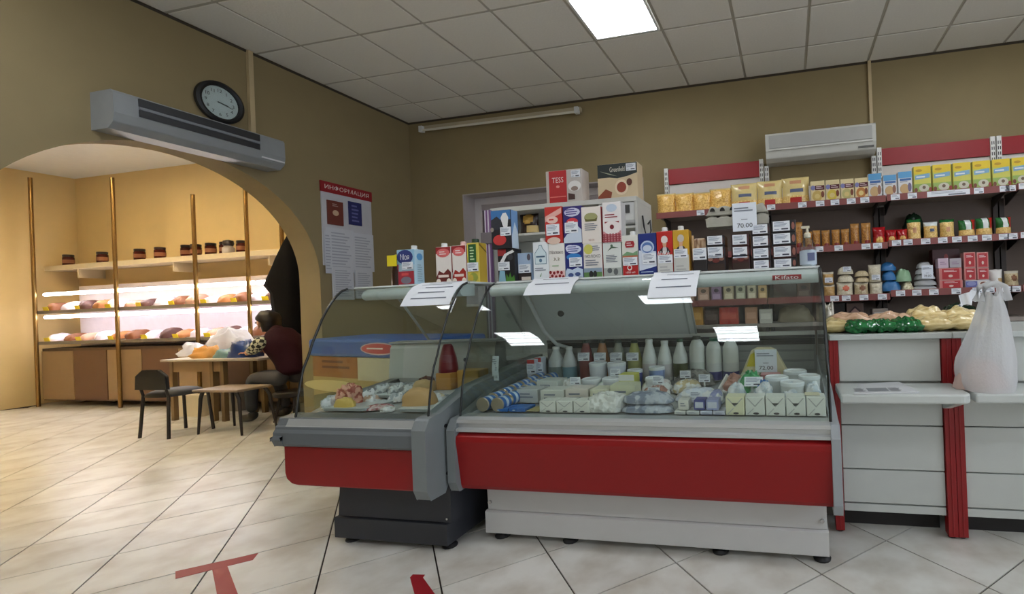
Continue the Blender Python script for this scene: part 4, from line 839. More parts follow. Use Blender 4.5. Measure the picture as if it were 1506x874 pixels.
zB = low('navy carton with white script and a blue band, lower of the pair', 831, 858, 358, (40, 48, 122), [('e', .5, .84, .44, .12, (206, 212, 234)), ('e', .3, .88, .26, .09, (214, 218, 238)), ('l', .15, .76, .85, .94, 3, M((70, 80, 150), .4)), ('e', .5, .62, .42, .1, (52, 130, 200)), ('p', [(0, 0), (1, 0), (1, .25), (.7, .32), (.4, .25), (.1, .3), (0, .2)], (190, 206, 226)), ('e', .3, .1, .16, .06, (60, 80, 130)), ('e', .7, .12, .16, .06, (60, 80, 130))], pyb=413, lab=(.25, .34, .7, .26))
zC = low('white milk carton with a yellow blot and a meadow picture', 858, 886, 358, (226, 222, 218), [('e', .28, .84, .26, .15, (204, 200, 100)), ('l', .5, .78, .95, .95, 3, LN), ('t', 'МОЛОКО', .5, .63, .86, .09, (50, 50, 54)), ('l', .1, .34, .9, .54, 3, LN), ('r', 0, 0, 1, .26, (92, 128, 74)), ('r', 0, .16, 1, .28, (140, 158, 176)), ('e', .4, .1, .12, .1, (30, 32, 34)), ('e', .62, .1, .1, .1, (36, 38, 38))], pyb=411, side=[('r', 0, 0, 1, 1, (176, 36, 44))])
zD = low('white carton with green script and a grey cow picture', 887, 914, 357, (218, 222, 218), [('p', [(.25, .76), (.5, .92), (.55, .9), (.9, .84), (.5, .84)], (70, 96, 76)), ('e', .5, .92, .07, .04, (70, 96, 76)), ('l', .15, .42, .85, .66, 5, LN), ('r', 0, 0, 1, .26, (168, 174, 168)), ('e', .35, .18, .14, .08, (90, 94, 96)), ('e', .7, .14, .13, .1, (100, 104, 104))], pyb=411)
low('white and red carton with an oval red badge', 915, 939, 346, (222, 222, 214), [('r', 0, 0, 1, .44, (178, 28, 32)), ('r', 0, .44, 1, .5, (190, 110, 80)), ('p', [(0, .52), (.3, .6), (.7, .56), (1, .62), (1, .5), (0, .5)], (120, 160, 120)), ('p', [(.18, .78), (.25, .86), (.75, .86), (.82, .78), (.75, .7), (.25, .7)], (160, 34, 46)), ('l', .3, .73, .7, .84, 2, M((230, 200, 200), .5)), ('e', .45, .2, .16, .075, (236, 220, 216)), ('e', .45, .2, .1, .045, (178, 28, 32)), ('t', '1000 мл', .5, .08, .6, .05, (240, 226, 222))], pyb=411, lab=(.05, .26, .9, .2), cap=(.6,))
low('wide royal blue carton with a round white emblem', 939, 966, 343, (26, 46, 120), [('p', [(0, .1), (1, .2), (1, .56), (0, .6)], (214, 222, 236)), ('e', .5, .66, .4, .17, (188, 204, 230)), ('e', .5, .66, .32, .13, (86, 118, 176)), ('e', .5, .64, .26, .08, (206, 218, 236)), ('r', .1, .06, .8, .08, (170, 186, 216))], pyb=409, lab=(.22, .26, .75, .26))
def portrait(hat): return [('p', [(.1, .5), (.25, .6), (.45, .64), (.7, .62), (.9, .5)], (50, 34, 40)), ('e', .5, .56, .14, .1, (212, 206, 206)), ('e', .5, .72, .13, .1, (212, 164, 132)), ('e', .5, .81, .22, .09, hat), ('r', .3, .75, .7, .79, hat)]
low('red carton with a cook in a white hat', 966, 990, 340, (188, 34, 30), portrait((226, 214, 210))+[('r', 0, 0, 1, .45, (208, 208, 204)), ('t', 'АМКА', .42, .49, .8, .1, (240, 236, 236)), ('l', .15, .05, .85, .2, 2, M((180, 180, 180), .5))], pyb=408, lab=(.08, .26, .9, .18), cap=(.45,))
low('golden yellow carton with a grey haired cook', 990, 1014, 338, (206, 160, 46), portrait((196, 188, 176))+[('r', 0, 0, 1, .42, (200, 200, 194)), ('l', .15, .05, .85, .2, 2, M((176, 176, 172), .5))], pyb=407, lab=(.05, .36, .85, .2), cap=(.45,), side=[('r', 0, 0, 1, 1, (188, 140, 40))])
# upper row
carton('red carton with a slanted white banner, stacked on the spotted milk carton', 801, 827, 304, (196, 50, 44), [('p', [(0, .58), (1, .82), (1, .97), (0, .74)], (226, 170, 160)), ('e', .45, .64, .34, .1, (232, 196, 186)), ('l', .25, .6, .65, .7, 1, M((196, 50, 44), .4)), ('e', .5, .06, .4, .1, (222, 196, 180))], zb=zM+.0005, pyb=358, lab=(.1, .22, .75, .3), group='cartons on the display cases')
carton('dark violet carton with white script and a red ribbon, stacked on the navy carton', 828, 856, 303, (50, 40, 112), [('e', .5, .84, .44, .12, (206, 206, 230)), ('l', .15, .76, .85, .94, 3, M((70, 62, 140), .4)), ('e', .5, .58, .32, .1, (206, 60, 72)), ('l', .25, .54, .75, .62, 1, M((240, 214, 214), .4)), ('p', [(0, 0), (1, 0), (1, .35), (.8, .45), (.6, .3), (.2, .25), (0, .12)], (200, 212, 228))], zb=zB+.0005, pyb=358, lab=(.1, .28, .7, .28))
carton('cream carton with a hay meadow picture, stacked on the meadow milk carton', 855, 884, 304, (230, 222, 214), [('e', .5, .72, .36, .12, (160, 160, 110)), ('p', [(.15, .7), (.3, .66), (.7, .66), (.85, .7), (.8, .6), (.2, .6)], (104, 100, 56)), ('l', .15, .34, .9, .56, 4, LN), ('t', 'масло', .5, .08, .3, .05, (170, 120, 100))], zb=zC+.0005, pyb=358, side=[('r', 0, 0, 1, 1, (180, 36, 46))])
g_ = [('e', .5, .86, .3, .1, (190, 204, 222)), ('l', .12, .6, .88, .72, 2, M((150, 60, 70), .5)), ('r', .1, .48, .9, .52, (150, 40, 52)), ('r', 0, 0, 1, .28, (216, 150, 156)), ('e', .5, .36, .5, .17, (234, 226, 226)), ('e', .5, .38, .12, .06, (120, 30, 44))]
for q in range(6): g_.append(('r', q/6+.03, 0, q/6+.085, .22, (150, 40, 56)))
for q in range(4): g_.append(('r', 0, q*.055+.01, 1, q*.055+.03, (170, 70, 84)))
carton('white carton with a red gingham foot, tallest of the upper row', 886, 914, 297, (232, 228, 228), g_, zb=zD+.0005, pyb=357, side=[('r', 0, 0, 1, 1, (206, 206, 206))])
# tea boxes on the rack
for pa, pb, pt, pb_, nm, lab, body, its in (
    (803, 856, 250, 294, 'tea_box', 'red and grey tea box on top of the white rack, left one', (196, 188, 182), [('r', .08, 0, .58, 1, (188, 32, 38)), ('t', 'TESS', .33, .72, .32, .16, (236, 222, 218)), ('e', .33, .52, .05, .04, (232, 150, 140)), ('r', .1, .2, .56, .23, (226, 120, 112)), ('e', .8, .5, .18, .16, (232, 230, 228)), ('p', [(.62, .3), (.62, .1), (.8, .1), (.8, .25)], (70, 40, 36)), ('e', .8, .42, .1, .07, (150, 130, 120))]),
    (879, 938, 240, 288, 'tea_box', 'dark green and cream tea box on top of the white rack, right one', (216, 196, 160), [('p', [(0, .62), (.3, .62), (.5, .58), (.75, .62), (1, .7), (1, 1), (0, 1)], (36, 46, 46)), ('t', 'Greenfield', .5, .84, .38, .14, (226, 222, 206)), ('e', .6, .32, .17, .22, (236, 216, 186)), ('e', .6, .32, .12, .15, (150, 62, 42)), ('p', [(.0, .1), (.2, .3), (.36, .2), (.32, 0), (0, 0)], (140, 66, 42)), ('e', .8, .45, .07, .1, (96, 52, 40)), ('p', [(.05, .82), (.3, .7), (.5, .64), (.3, .73)], (170, 176, 150))])):
    Y = 3.06; x0, x1 = at_y(pa, 270, Y).x, at_y(pb, 270, Y).x; h_ = at_y((pa+pb)/2, pt, Y).z-1.9005
    t = box_pack(nm, lab, 'tea box', x0, x1, Y, 1.9005, h_, .12, body, its, group='tea boxes on the white rack')
    price_label(t, (x1-x0)/2-.045, -.004, h_-.06, .07, .05)
# things on the rack
def pillow(w, h, d, colfn, seed=0, nu=9, nv=12, crimp=0.04, wr=0.12, flatb=False, pw=0.55):
    """a filled bag: closed mesh, front (-y) and back (+y) swell apart from a flat crimped rim"""
    mb = MB(); P = {}
    for s_ in (-1, 1):
        for i in range(nu+1):
            for j in range(nv+1):
                u, v = i/nu, j/nv; e = max(0, sin(pi*u))**pw*max(0, sin(pi*min(1, max(0, (v-(0 if flatb else crimp))/(1-(1 if flatb else 2)*crimp)*(1 if not flatb else 1)))) if not flatb else max(0, 1-(v/(1-crimp))**4 if v < 1-crimp else 0))**(pw*.9)
                n_ = mnoise.noise(Vector((u*4+seed*7.3, v*5+seed, s_*3.0)))*wr
                t_ = d/2*e*(1+n_*2)+.0012
                x = (u-.5)*w*(1-.06*sin(pi*v))+n_*w*.05; z = v*h+mnoise.noise(Vector((u*3, seed*5.1, s_)))*h*.02*v
                P[s_, i, j] = (x, s_*t_, z)
    for s_ in (-1, 1):
        for i in range(nu):
            for j in range(nv):
                q = [P[s_, i, j], P[s_, i+1, j], P[s_, i+1, j+1], P[s_, i, j+1]]
                if s_ > 0: q = q[::-1]
                mb.add(q, [(0, 1, 2, 3)], colfn((i+.5)/nu, (j+.5)/nv), True)
    for i in range(nu):
        for j, fl_ in ((0, 1), (nv, -1)): mb.add([P[-1, i, j], P[1, i, j], P[1, i+1, j], P[-1, i+1, j]][::fl_], [(0, 1, 2, 3)], colfn((i+.5)/nu, .01 if j == 0 else .99))
    for j in range(nv):
        for i, fl_ in ((0, -1), (nu, 1)): mb.add([P[-1, i, j], P[1, i, j], P[1, i, j+1], P[-1, i, j+1]][::fl_], [(0, 1, 2, 3)], colfn(.01 if i == 0 else .99, (j+.5)/nv))
    return mb
def weld(o):
    bm = bmesh.new(); bm.from_mesh(o.data); bmesh.ops.remove_doubles(bm, verts=bm.verts, dist=1e-5); bmesh.ops.recalc_face_normals(bm, faces=bm.faces); bm.to_mesh(o.data); bm.free(); return o
GOLD = M((186, 146, 66), 0.25, 0.3, bump=.4, scale=40); CHOC = M((44, 28, 22), 0.25, bump=.3); GOLDL = M((214, 186, 120), .3)
def pack(name, label, cat, x, y, z, w, h, d, colfn, seed, group=None, rx=0, rz=0, flatb=True, part='bag'):
    t = thing(name, label, cat, (x, y, z), rz, group); t.rotation_euler.x = rx
    weld(pillow(w, h, d, colfn, seed, flatb=flatb).build(part, t)); return t
p = at_y(772, 330, 3.06); q = at_y(786, 330, 3.06)
x0, x1 = at_y(759, 320, 3.05).x, at_y(787, 320, 3.05).x
pack('coffee_pack', 'gold and brown foil pack on the white rack behind the cow cartons', 'pack', (x0+x1)/2, 3.1, 1.7065, x1-x0, .15, .06, lambda u, v: GOLD if (u-.5)**2+(v-.75)**2 < .07 else (GOLDL if v < .4 and u > .4 and v > .1 else CHOC), 2)
x0, x1 = at_y(818, 305, 3.05).x, at_y(874, 300, 3.05).x
for k in range(3):
    w_ = (x1-x0)/3; pack('sweet_pack', ORD[k]+' dark and gold sweet pack from the left on the white rack', 'pack', x0+w_*(k+.5), 3.09, 1.7065, w_*.95, .14-.02*k, .1, [lambda u, v: CHOC if u < .8 else GOLD, lambda u, v: GOLDL if v > .6 else CHOC, lambda u, v: GOLD if u > .3 else CHOC][k], 5+k, 'sweet packs on the white rack')
# ---- jar, black cherry boxes, egg tray, sanitiser
x0, x1 = at_y(1019, 370, 2.44).x, at_y(1039, 370, 2.44).x
t = thing('snack_pack', 'small pack of pale biscuit sticks with a dark foot, left of the black boxes', 'snack pack', ((x0+x1)/2, 2.44, DZ)); w_ = x1-x0
STK = pasta('biscuit_sticks', (232, 206, 170), (110, 70, 40), 60, .35, (1, 1, .3))
b = MB(); b.box(-w_/2, w_/2, 0, .06, 0, .075, M((40, 36, 38), .35)); b.build('box', t, bevel=.004)
b = MB(); b.box(-w_/2+.004, w_/2-.004, .004, .056, .075, .185, STK); b.build('sticks', t, bevel=.012)
b = MB(); b.tube([(-w_/2+.004, .01, .06), (-w_/2-.002, .01, .2)], .008, M((196, 160, 116), .5), 8); b.build('stick', t)
price_label(t, 0, -.004, .068, w_, .062)
stacks = [(1041, 1063, [346, 362, 380], 404, 'first'), (1078, 1099, [344, 362, 380], 404, 'second'), (1108, 1130, [329, 346, 364, 382], 401, 'third'), (1138, 1163, [324, 342, 361, 380], 399, 'fourth')]
DKC = [M((34, 26, 30), .3), M((62, 24, 26), .3), M((40, 30, 34), .3), M((36, 34, 38), .3)]
for s_, (pa, pb, tops, bot, nm) in enumerate(stacks):
    Y = 2.45; x0, x1 = at_y(pa, 370, Y).x-.008, at_y(pb, 370, Y).x+(.012 if s_ < 3 else .03)
    zs_ = [at_y((pa+pb)/2, t_, Y).z-.0 for t_ in tops]+[DZ]; zt_ = zs_[0]; n = len(tops)
    if s_ < 2: zs_ = zs_[:3]+[DZ+.085, DZ]; n = 4
    for k in range(n):
        z0_, z1_ = zs_[k+1]+.0006, zs_[k]
        where = ('topmost', 'second from the top', 'third from the top', 'lowest')[k]
        t = thing('dark_box', 'white labelled dark sweet box, %s in the %s stack from left' % (where, nm), 'box', ((x0+x1)/2, Y, z0_), group='stacked dark sweet boxes'); w_ = x1-x0; h_ = z1_-z0_
        b = MB(); b.box(-w_/2, w_/2, 0, .13, 0, h_, DKC[s_] if (s_, k) not in ((3, 2), (1, 1)) else DKC[1]); b.build('box', t, bevel=.004)
        if s_ < 2 and k == 3:
            b = MB(); prints(b, (-w_/2, -.0002, 0), (1, 0, 0), (0, 0, 1), w_, h_, [('e', .2, .8, .14, .12, (150, 110, 96)), ('e', .5, .7, .2, .14, (110, 46, 40)), ('e', .8, .8, .14, .12, (140, 100, 86)), ('r', .05, .1, .95, .5, (52, 34, 26))]); b.build('print', t)
        else:
            price_label(t, -w_/2+.008+(at_y(pb, 370, Y).x-at_y(pa, 370, Y).x)/2, -.004, h_*.12, at_y(pb, 370, Y).x-at_y(pa, 370, Y).x, h_*.8)
            b = MB(); prints(b, (w_/2-.026, -.0002, 0), (1, 0, 0), (0, 0, 1), .024, h_, [('e', .5, .5, .34, .3, (150, 96, 84) if s_ == 3 else (96, 50, 48))]); b.build('print', t)
    if s_ == 1: ZT2 = zt_
# egg tray across the stacks
PULP = M((170, 168, 156), .9, var=.1, scale=40, bump=.3); ex0, ex1 = at_y(1037, 320, 2.45).x, at_y(1130, 320, 2.45).x; ez = max(at_y(1051, 346, 2.45).z, ZT2, at_y(1119, 329, 2.45).z)+.0015
t = thing('egg_carton', 'grey pulp egg carton lying on the stacks of dark boxes', 'egg carton', ((ex0+ex1)/2, 2.455, ez)); w_ = ex1-ex0
def bumpy(nx, ny, z0, hfun, m_):
    mb = MB(); vs = []; a, b_ = 8*nx, 8*ny
    for i in range(a+1):
        for j in range(b_+1): vs.append((-w_/2+w_*i/a, .12*j/b_, z0+hfun(i/a, j/b_)))
    n = len(vs); vs += [(x*.97, .003+y*.95, z0) for x, y, z in vs]; I = lambda i, j: i*(b_+1)+j
    fs = [(I(i, j), I(i+1, j), I(i+1, j+1), I(i, j+1)) for i in range(a) for j in range(b_)]; mb.add(vs, fs+[tuple(n+k for k in f[::-1]) for f in fs], m_, True)
    rimi = [I(i, 0) for i in range(a+1)]+[I(a, j) for j in range(1, b_+1)]+[I(i, b_) for i in range(a-1, -1, -1)]+[I(0, j) for j in range(b_-1, 0, -1)]
    mb.add(vs, [(rimi[k], n+rimi[k], n+rimi[(k+1) % len(rimi)], rimi[(k+1) % len(rimi)]) for k in range(len(rimi))], m_); return mb
ed = lambda u, v: min(1, min(u, 1-u)*14)*min(1, min(v, 1-v)*6)
weld(bumpy(5, 2, .0, lambda u, v: .045+.018*ed(u, v)*abs(sin(5*pi*u))**.5, PULP).build('base', t))
weld(bumpy(5, 2, .06, lambda u, v: .002+.05*ed(u, v)*(.8+.2*abs(sin(5*pi*u))*abs(sin(2*pi*v))), PULP).build('lid', t))
b = MB()
for k in range(3):
    u = (.12, .28, .44)[k]; b.add([(-w_/2+w_*u+.014*cos(a*pi/7), -.0012, .066+.02*sin(a*pi/7)+.014) for a in range(8)], [tuple(range(8))], M((40, 38, 34), .9))
b.build('latch_holes', t)
def sign(label, px0, px1, py0, py1, Y, big, parent=None):
    A_, B_ = at_y(px0, py1, Y), at_y(px1, py0, Y); w_, h_ = B_.x-A_.x, B_.z-A_.z
    t = thing('price_sign', label, 'price sign', ((A_.x+B_.x)/2, Y, A_.z)); b = MB(); b.box(-w_/2, w_/2, 0, .0016, 0, h_, M((226, 232, 242), .5, var=.02)); b.build('card', t)
    b = MB(); prints(b, (-w_/2, 0, 0), (1, 0, 0), (0, 0, 1), w_, h_, [('t', big, .5, .2, .64, .16, M((36, 38, 46), .6)), ('r', .36, .4, .62, .425, LN), ('l', .08, .68, .92, .86, 2, LN)]); b.build('lettering', t); return t
sign('white price card reading 70.00 leaning on the egg carton', 1078, 1112, 297, 341, 2.445, '70.00')
x = at_y(1189, 380, 2.42).x
t = thing('sanitiser_bottle', 'clear pump bottle of hand sanitiser at the right end of the display case', 'bottle', (x, 2.45, DZ))
b = MB(); b.lathe([(.038, 0), (.041, .006), (.041, .09), (.038, .115), (.026, .135), (.014, .145), (.014, .155)], PLASTIC_CLEAR, 20); b.build('body', t)
b = MB(); b.lathe([(.036, .004), (.037, .008), (.037, .085), (.03, .087)], M((196, 206, 214), .2), 18); b.build('gel', t)
b = MB(); b.lathe([(.0425, .012), (.0425, .082)], M((186, 200, 214), .4), 20); lb = b.build('wrap_label', t)
b = MB(); b.box(-.005, .03, -.0445, -.042, .03, .07, M((96, 104, 140), .5)); b.build('emblem', lb)
b = MB(); b.lathe([(.016, .15), (.018, .152), (.018, .17), (.008, .178), (.006, .2)], M((214, 208, 186), .4), 14); b.box(-.03, .012, -.008, .008, .198, .21, M((214, 208, 186), .4)); b.build('pump', t)

# ------------------------------------------------------------------ goods on the grocery shelves
def at_shelf(px, L, Y):
    x = at_y(px, (300, 365, 430)[L], Y).x; k = max(0, min(3, sum(1 for b_ in BX[1:4] if x > b_))); return x, SZ[L][k]
def shelf_pack(name, label, cat, pa, pb, pt, L, colfn, seed, d=.09, Y=4.44, group=None, zb=None, part='bag', nu=9, nv=12):
    x0, z = at_shelf(pa, L, Y); x1, _ = at_shelf(pb, L, Y); xm, z = at_shelf((pa+pb)/2, L, Y); z = zb if zb else z+.0005
    h = at_y((pa+pb)/2, pt, Y).z-z; t = thing(name, label, cat, (xm, Y+d*.62, z), 0, group)
    weld(pillow(x1-x0-.004, h, d, colfn, seed, nu, nv, flatb=True).build(part, t)); return t, z+h
def shelf_box(name, label, cat, pa, pb, pt, L, body, items, d=.06, Y=4.43, group=None, zb=None, bev=.003):
    x0, z = at_shelf(pa, L, Y); x1, _ = at_shelf(pb, L, Y); _, z = at_shelf((pa+pb)/2, L, Y); z = zb if zb else z+.0005
    h = at_y((pa+pb)/2, pt, Y).z-z
    return box_pack(name, label, cat, x0+.0015, x1-.0015, Y, z, h, d, body, items, group=group, bev=bev), z+h
MAC = pasta('macaroni_filling', (206, 160, 84), (246, 214, 140), 75); MACD = pasta('horn_pasta_filling', (198, 140, 62), (244, 202, 116), 60)
PALE = M((226, 204, 140), .22, bump=.2, scale=30); REDPR = M((182, 40, 34), .3); BLUEPR = M((90, 100, 130), .3); PINKL = M((206, 150, 110), .3)
GREENP = M((40, 110, 52), .22, bump=.3, scale=30); WHITEP = M((226, 224, 220), .25, bump=.2); DKGREEN = M((18, 44, 28), .2, bump=.3, scale=25)
# top shelf: four clear bags of pasta
for k, (pa, pb, pt) in enumerate(((963, 992, 283), (990, 1019, 282), (1017, 1046, 281), (1042, 1076, 275))):
    shelf_pack('pasta_bag', ORD[k]+' clear bag of orange pasta from the left on the top shelf', 'pasta bag', pa, pb, pt, 0, lambda u, v: GOLDL if v > .88 else MACD, 20+k, .12, group='pasta bags on the top shelf')
def tall_(u, v):
    if v > .93: return PALE
    if .3 < u < .75 and .74 < v < .85: return PINKL
    if .28 < u < .78 and .45 < v < .58: return BLUEPR
    if .3 < u < .72 and v < .28: return REDPR
    return PALE if v > .3 else MAC
for k, (pa, pb, pt) in enumerate(((1074, 1115, 268), (1113, 1152, 264), (1150, 1192, 259))):
    shelf_pack('noodle_pack', ORD[k]+' tall pale yellow noodle pack from the left on the top shelf', 'pasta pack', pa, pb, pt, 0, tall_, 30+k, .1, group='tall pale packs on the top shelf', nu=14, nv=16)
bowls = [(206, 176, 100), (214, 190, 70), (196, 186, 120), (190, 124, 60)]
for k, (pa, pb) in enumerate(((1193, 1214), (1215, 1236), (1237, 1257), (1258, 1278))):
    shelf_box('porridge_box', '%s cream porridge box with a dark red band from the left, top shelf' % ORD[k], 'porridge box', pa, pb, 266-k*1.5, 0, (226, 208, 160), [('r', .3, .56, 1, .78, (86, 22, 34)), ('e', .15, .68, .17, .12, (130, 130, 180)), ('l', .38, .6, .95, .76, 2, M((220, 196, 196), .5)), ('e', .45, .28, .38, .26, bowls[k]), ('e', .45, .26, .2, .12, (222, 200, 130)), ('e', .85, .34, .12, .16, (120, 60, 40))], group='porridge boxes on the top shelf')
for k, (pa, pb, pt) in enumerate(((1278, 1298, 255), (1300, 1320, 257), (1322, 1343, 252))):
    shelf_box('oat_pack', '%s blue topped white oat pack from the left on the top shelf' % ORD[k], 'oat pack', pa, pb, pt, 0, (222, 222, 222), [('r', 0, .72, 1, 1, (92, 160, 208)), ('r', .1, .6, .95, .7, (70, 110, 170)), ('l', .12, .52, .9, .58, 1, LN), ('e', .45, .24, .36, .22, (202, 168, 120)), ('e', .82, .3, .14, .2, (150, 104, 84) if k < 2 else (110, 100, 130))], group='blue and white oat packs')
for k, (pa, pb) in enumerate(((1345, 1371), (1373, 1401), (1403, 1430), (1432, 1459), (1461, 1488), (1490, 1517))):
    shelf_box('cereal_box', '%s yellow and green cereal box from the left on the top shelf' % ORD[k], 'cereal box', pa, pb, 244-k*2.6, 0, (206, 202, 92), [('r', 0, .72, 1, 1, (226, 196, 46)), ('r', 0, .0, 1, .34, (150, 176, 92)), ('p', [(.06, .5), (.94, .56), (.94, .72), (.06, .66)], (126, 170, 200)), ('l', .14, .54, .88, .66, 1, M((220, 226, 230), .4)), ('e', .3, .84, .2, .05, (190, 150, 40)), ('e', .58, .18, .3, .14, (204, 200, 180)), ('e', .58, .2, .1, .06, (110, 90, 70)), ('e', .1, .12, .1, .08, (120, 70, 50)), ('e', .95, .12, .09, .08, (150, 60, 50))], group='yellow cereal boxes on the top shelf')
# middle shelf
TAN = pasta('tan_snack_filling', (128, 78, 34), (196, 140, 70), 70); TANP = M((178, 128, 66), .3, bump=.3); REDFOOT = M((128, 34, 28), .3)
for k, (pa, pb, pt) in enumerate(((1150, 1166, 330), (1168, 1182, 326), (1184, 1196, 340), (1196, 1208, 338), (1209, 1222, 338), (1224, 1237, 337), (1238, 1251, 336), (1252, 1266, 328), (1268, 1283, 327))):
    shelf_pack('snack_bag', '%s small tan snack bag with a red foot from the left, middle shelf' % ORD[k], 'snack bag', pa, pb, pt, 1, lambda u, v: REDFOOT if v < .25 and .25 < u < .8 else (TANP if v > .78 or .45 < v < .55 else TAN), 40+k, .07, group='tan snack bags on the middle shelf', nu=7, nv=10)
REDF = M((168, 28, 34), .2, bump=.3, scale=30)
for k, (pa, pb, pt) in enumerate(((1285, 1305, 333), (1304, 1322, 337), (1321, 1338, 336))):
    shelf_pack('red_pasta_bag', '%s red topped pasta bag from the left on the middle shelf' % ORD[k], 'pasta bag', pa, pb, pt, 1, lambda u, v: REDF if v > .38 else (MACD if (u-.5)**2+(v-.2)**2 < .08 else REDPR), 50+k, .09, group='red pasta bags on the middle shelf')
WS = M((226, 232, 230), .15)
for k, (pa, pb, pt) in enumerate(((1337, 1359, 321), (1362, 1384, 325), (1386, 1409, 321), (1414, 1440, 322), (1440, 1466, 319), (1470, 1494, 318))):
    fn = (lambda u, v: GREENP if v > .8 else (PINKL if .3 < u < .6 and .35 < v < .55 else MAC)) if k in (0, 2) else ((lambda u, v: WS if v > .72 else (BLUEPR if .3 < u < .7 and .45 < v < .55 else MAC)) if k == 1 else (lambda u, v: (REDPR if u > .75 else (WS if .35 < u < .7 else GREENP)) if v > .45 else MAC))
    shelf_pack('pasta_bag', '%s green topped clear pasta bag from the left on the middle shelf' % ORD[k] if k != 1 else 'silver topped clear pasta bag between green topped ones, middle shelf', 'pasta bag', pa, pb, pt, 1, fn, 60+k, .11, group='green topped pasta bags', nu=12)
xx, zz = at_shelf(1347, 1, 4.6); zt_ = at_y(1347, 314, 4.6).z
sack('dark_green_pack', 'shiny dark green pack standing behind the first green topped pasta bag', 'pack', xx, 4.66, zz+.001, .2, .1, zt_-zz, DKGREEN, 9, .15)
# lower shelf
GRAIN = [pasta('buckwheat_filling', (158, 116, 64), (206, 170, 112), 150), pasta('rice_filling', (186, 176, 150), (222, 214, 190), 160), pasta('barley_filling', (170, 150, 116), (212, 196, 160), 160)]
FILM = M((204, 196, 176), .2, bump=.25, scale=25); ORB = M((206, 104, 76), .4); BRN = M((130, 86, 56), .4)
def grain(kind, emb):
    def fn(u, v):
        if v > .86: return FILM
        if emb and (u-.55)**2+(v-.55)**2*1.3 < .05: return emb
        return GRAIN[kind]
    return fn
cols = [(1212, 1229, 402, 419, 0, None, 'buckwheat', 'first'), (1231, 1256, 393, 415, 1, ORB, 'round red seal', 'second'), (1257, 1279, 399, 415, 2, BRN, 'brown seal', 'third'), (1280, 1300, 391, 415, 1, None, 'plain pale', 'fourth')]
for k, (pa, pb, pt, pm_, kind, emb, nm, o_) in enumerate(cols):
    t, zt_ = shelf_pack('grain_bag', 'lower clear grain bag in the %s column from the left, bottom shelf' % o_, 'grain bag', pa, pb, pm_, 2, grain(kind, emb), 70+k, .08, Y=4.41, group='grain bags on the bottom shelf')
    if k in (0, 3):
        t, _ = shelf_pack('grain_bag', 'upper clear grain bag in the %s column from the left, bottom shelf' % o_, 'grain bag', pa-1, pb-1, pt-2, 2, grain(kind, None), 75+k, .08, Y=4.42, group='grain bags on the bottom shelf', zb=zt_+.001)
        price_label(t, 0, -.05, .02, .07, .045)
    else:
        n = 2; hh = (at_y(pa, pt, 4.45).z-zt_)/n
        for q in range(n):
            w_ = at_y(pb, 400, 4.45).x-at_y(pa, 400, 4.45).x-.006
            t = thing('grain_bag', '%s lying grain bag on top of the %s column, bottom shelf' % (('lower', 'upper')[q], o_), 'grain bag', ((at_y(pa, 400, 4.45).x+at_y(pb, 400, 4.45).x)/2, 4.49, zt_+.001+q*(hh+.001)), group='grain bags on the bottom shelf')
            lump(w_, .14, hh, GRAIN[kind], 80+k*3+q, .05).build('bag', t)
            if k == 1 and q == 1: price_label(t, .01, -.075, hh*.3, .07, .045)
# blue bags, small clear bags
BLB = M((52, 112, 168), .2, bump=.3, scale=25); GRB = M((140, 176, 140), .25, bump=.3)
def cluster(name, cat, group, rows):
    for k, (pa, pb, pt, pb2, Y, m_, lab) in enumerate(rows):
        a_, z0_ = at_shelf(pa, 2, Y); c_2, _ = at_shelf(pb, 2, Y); xm, z0_ = at_shelf((pa+pb)/2, 2, Y)
        if pb2 is not None: z0_ = at_y((pa+pb)/2, pb2, Y).z
        else: z0_ += .0005
        h_ = at_y((pa+pb)/2, pt, Y).z-z0_
        t = thing(name, lab, cat, (xm, Y+.08, z0_), 0, group); lump(c_2-a_, .14, h_, m_, k*2.3+len(lab), .16).build('bag', t)
cluster('blue_bag', 'sugar bag', 'blue bags on the bottom shelf', [(1299, 1327, 412, None, 4.42, BLB, 'blue bag at the foot of the blue heap, bottom shelf'), (1300, 1321, 398, 412, 4.43, BLB, 'blue bag in the middle of the blue heap, bottom shelf'), (1297, 1321, 386, 398, 4.44, BLB, 'topmost bag of the blue heap, bottom shelf')])
cluster('clear_bag', 'grain bag', 'small bags beside the blue heap', [(1328, 1346, 414, None, 4.42, pasta('mixed_filling', (180, 160, 110), (226, 220, 190), 60), 'small clear pasta bag under the pale green bag, bottom shelf'), (1320, 1344, 396, 414, 4.42, GRB, 'pale green bag lying beside the blue heap, bottom shelf')])
WPK = filmy('white_sugar_film', (230, 232, 234), .97)
rows = []
for q in range(5):
    a_ = 428-8.6*q; rows.append((1346+2*q-(q > 2)*1, 1382-2*q, a_-8.6, None if q == 0 else a_, 4.42+.004*q, WPK, ('lowest', 'second from the bottom', 'middle', 'second from the top', 'topmost')[q]+' flat white packet in the white stack, bottom shelf'))
cluster('white_packet', 'sugar packet', 'stack of white packets', rows)
sign('small white price card leaning on the stack of white packets', 1356, 1372, 390, 410, 4.405, '78.00')
TRED = (178, 34, 42)
def tea_items(): return [('r', .02, .02, .98, .98, (206, 120, 116)), ('r', .12, .06, .9, .94, TRED), ('l', .2, .66, .84, .86, 2, M((232, 206, 206), .4)), ('e', .5, .32, .1, .12, (230, 200, 190))]
zA = None
for k, (pa, pb, pt, zb_, lab) in enumerate(((1382, 1417, 412, 0, 'lower wide red tea box in the left pair, bottom shelf'), (1382, 1416, 394, 1, 'upper wide red tea box in the left pair, bottom shelf'))):
    t, z_ = shelf_box('red_tea_box', lab, 'tea box', pa, pb, pt, 2, (206, 150, 146), tea_items(), .1, group='red tea boxes', zb=zA); zA = z_+.001
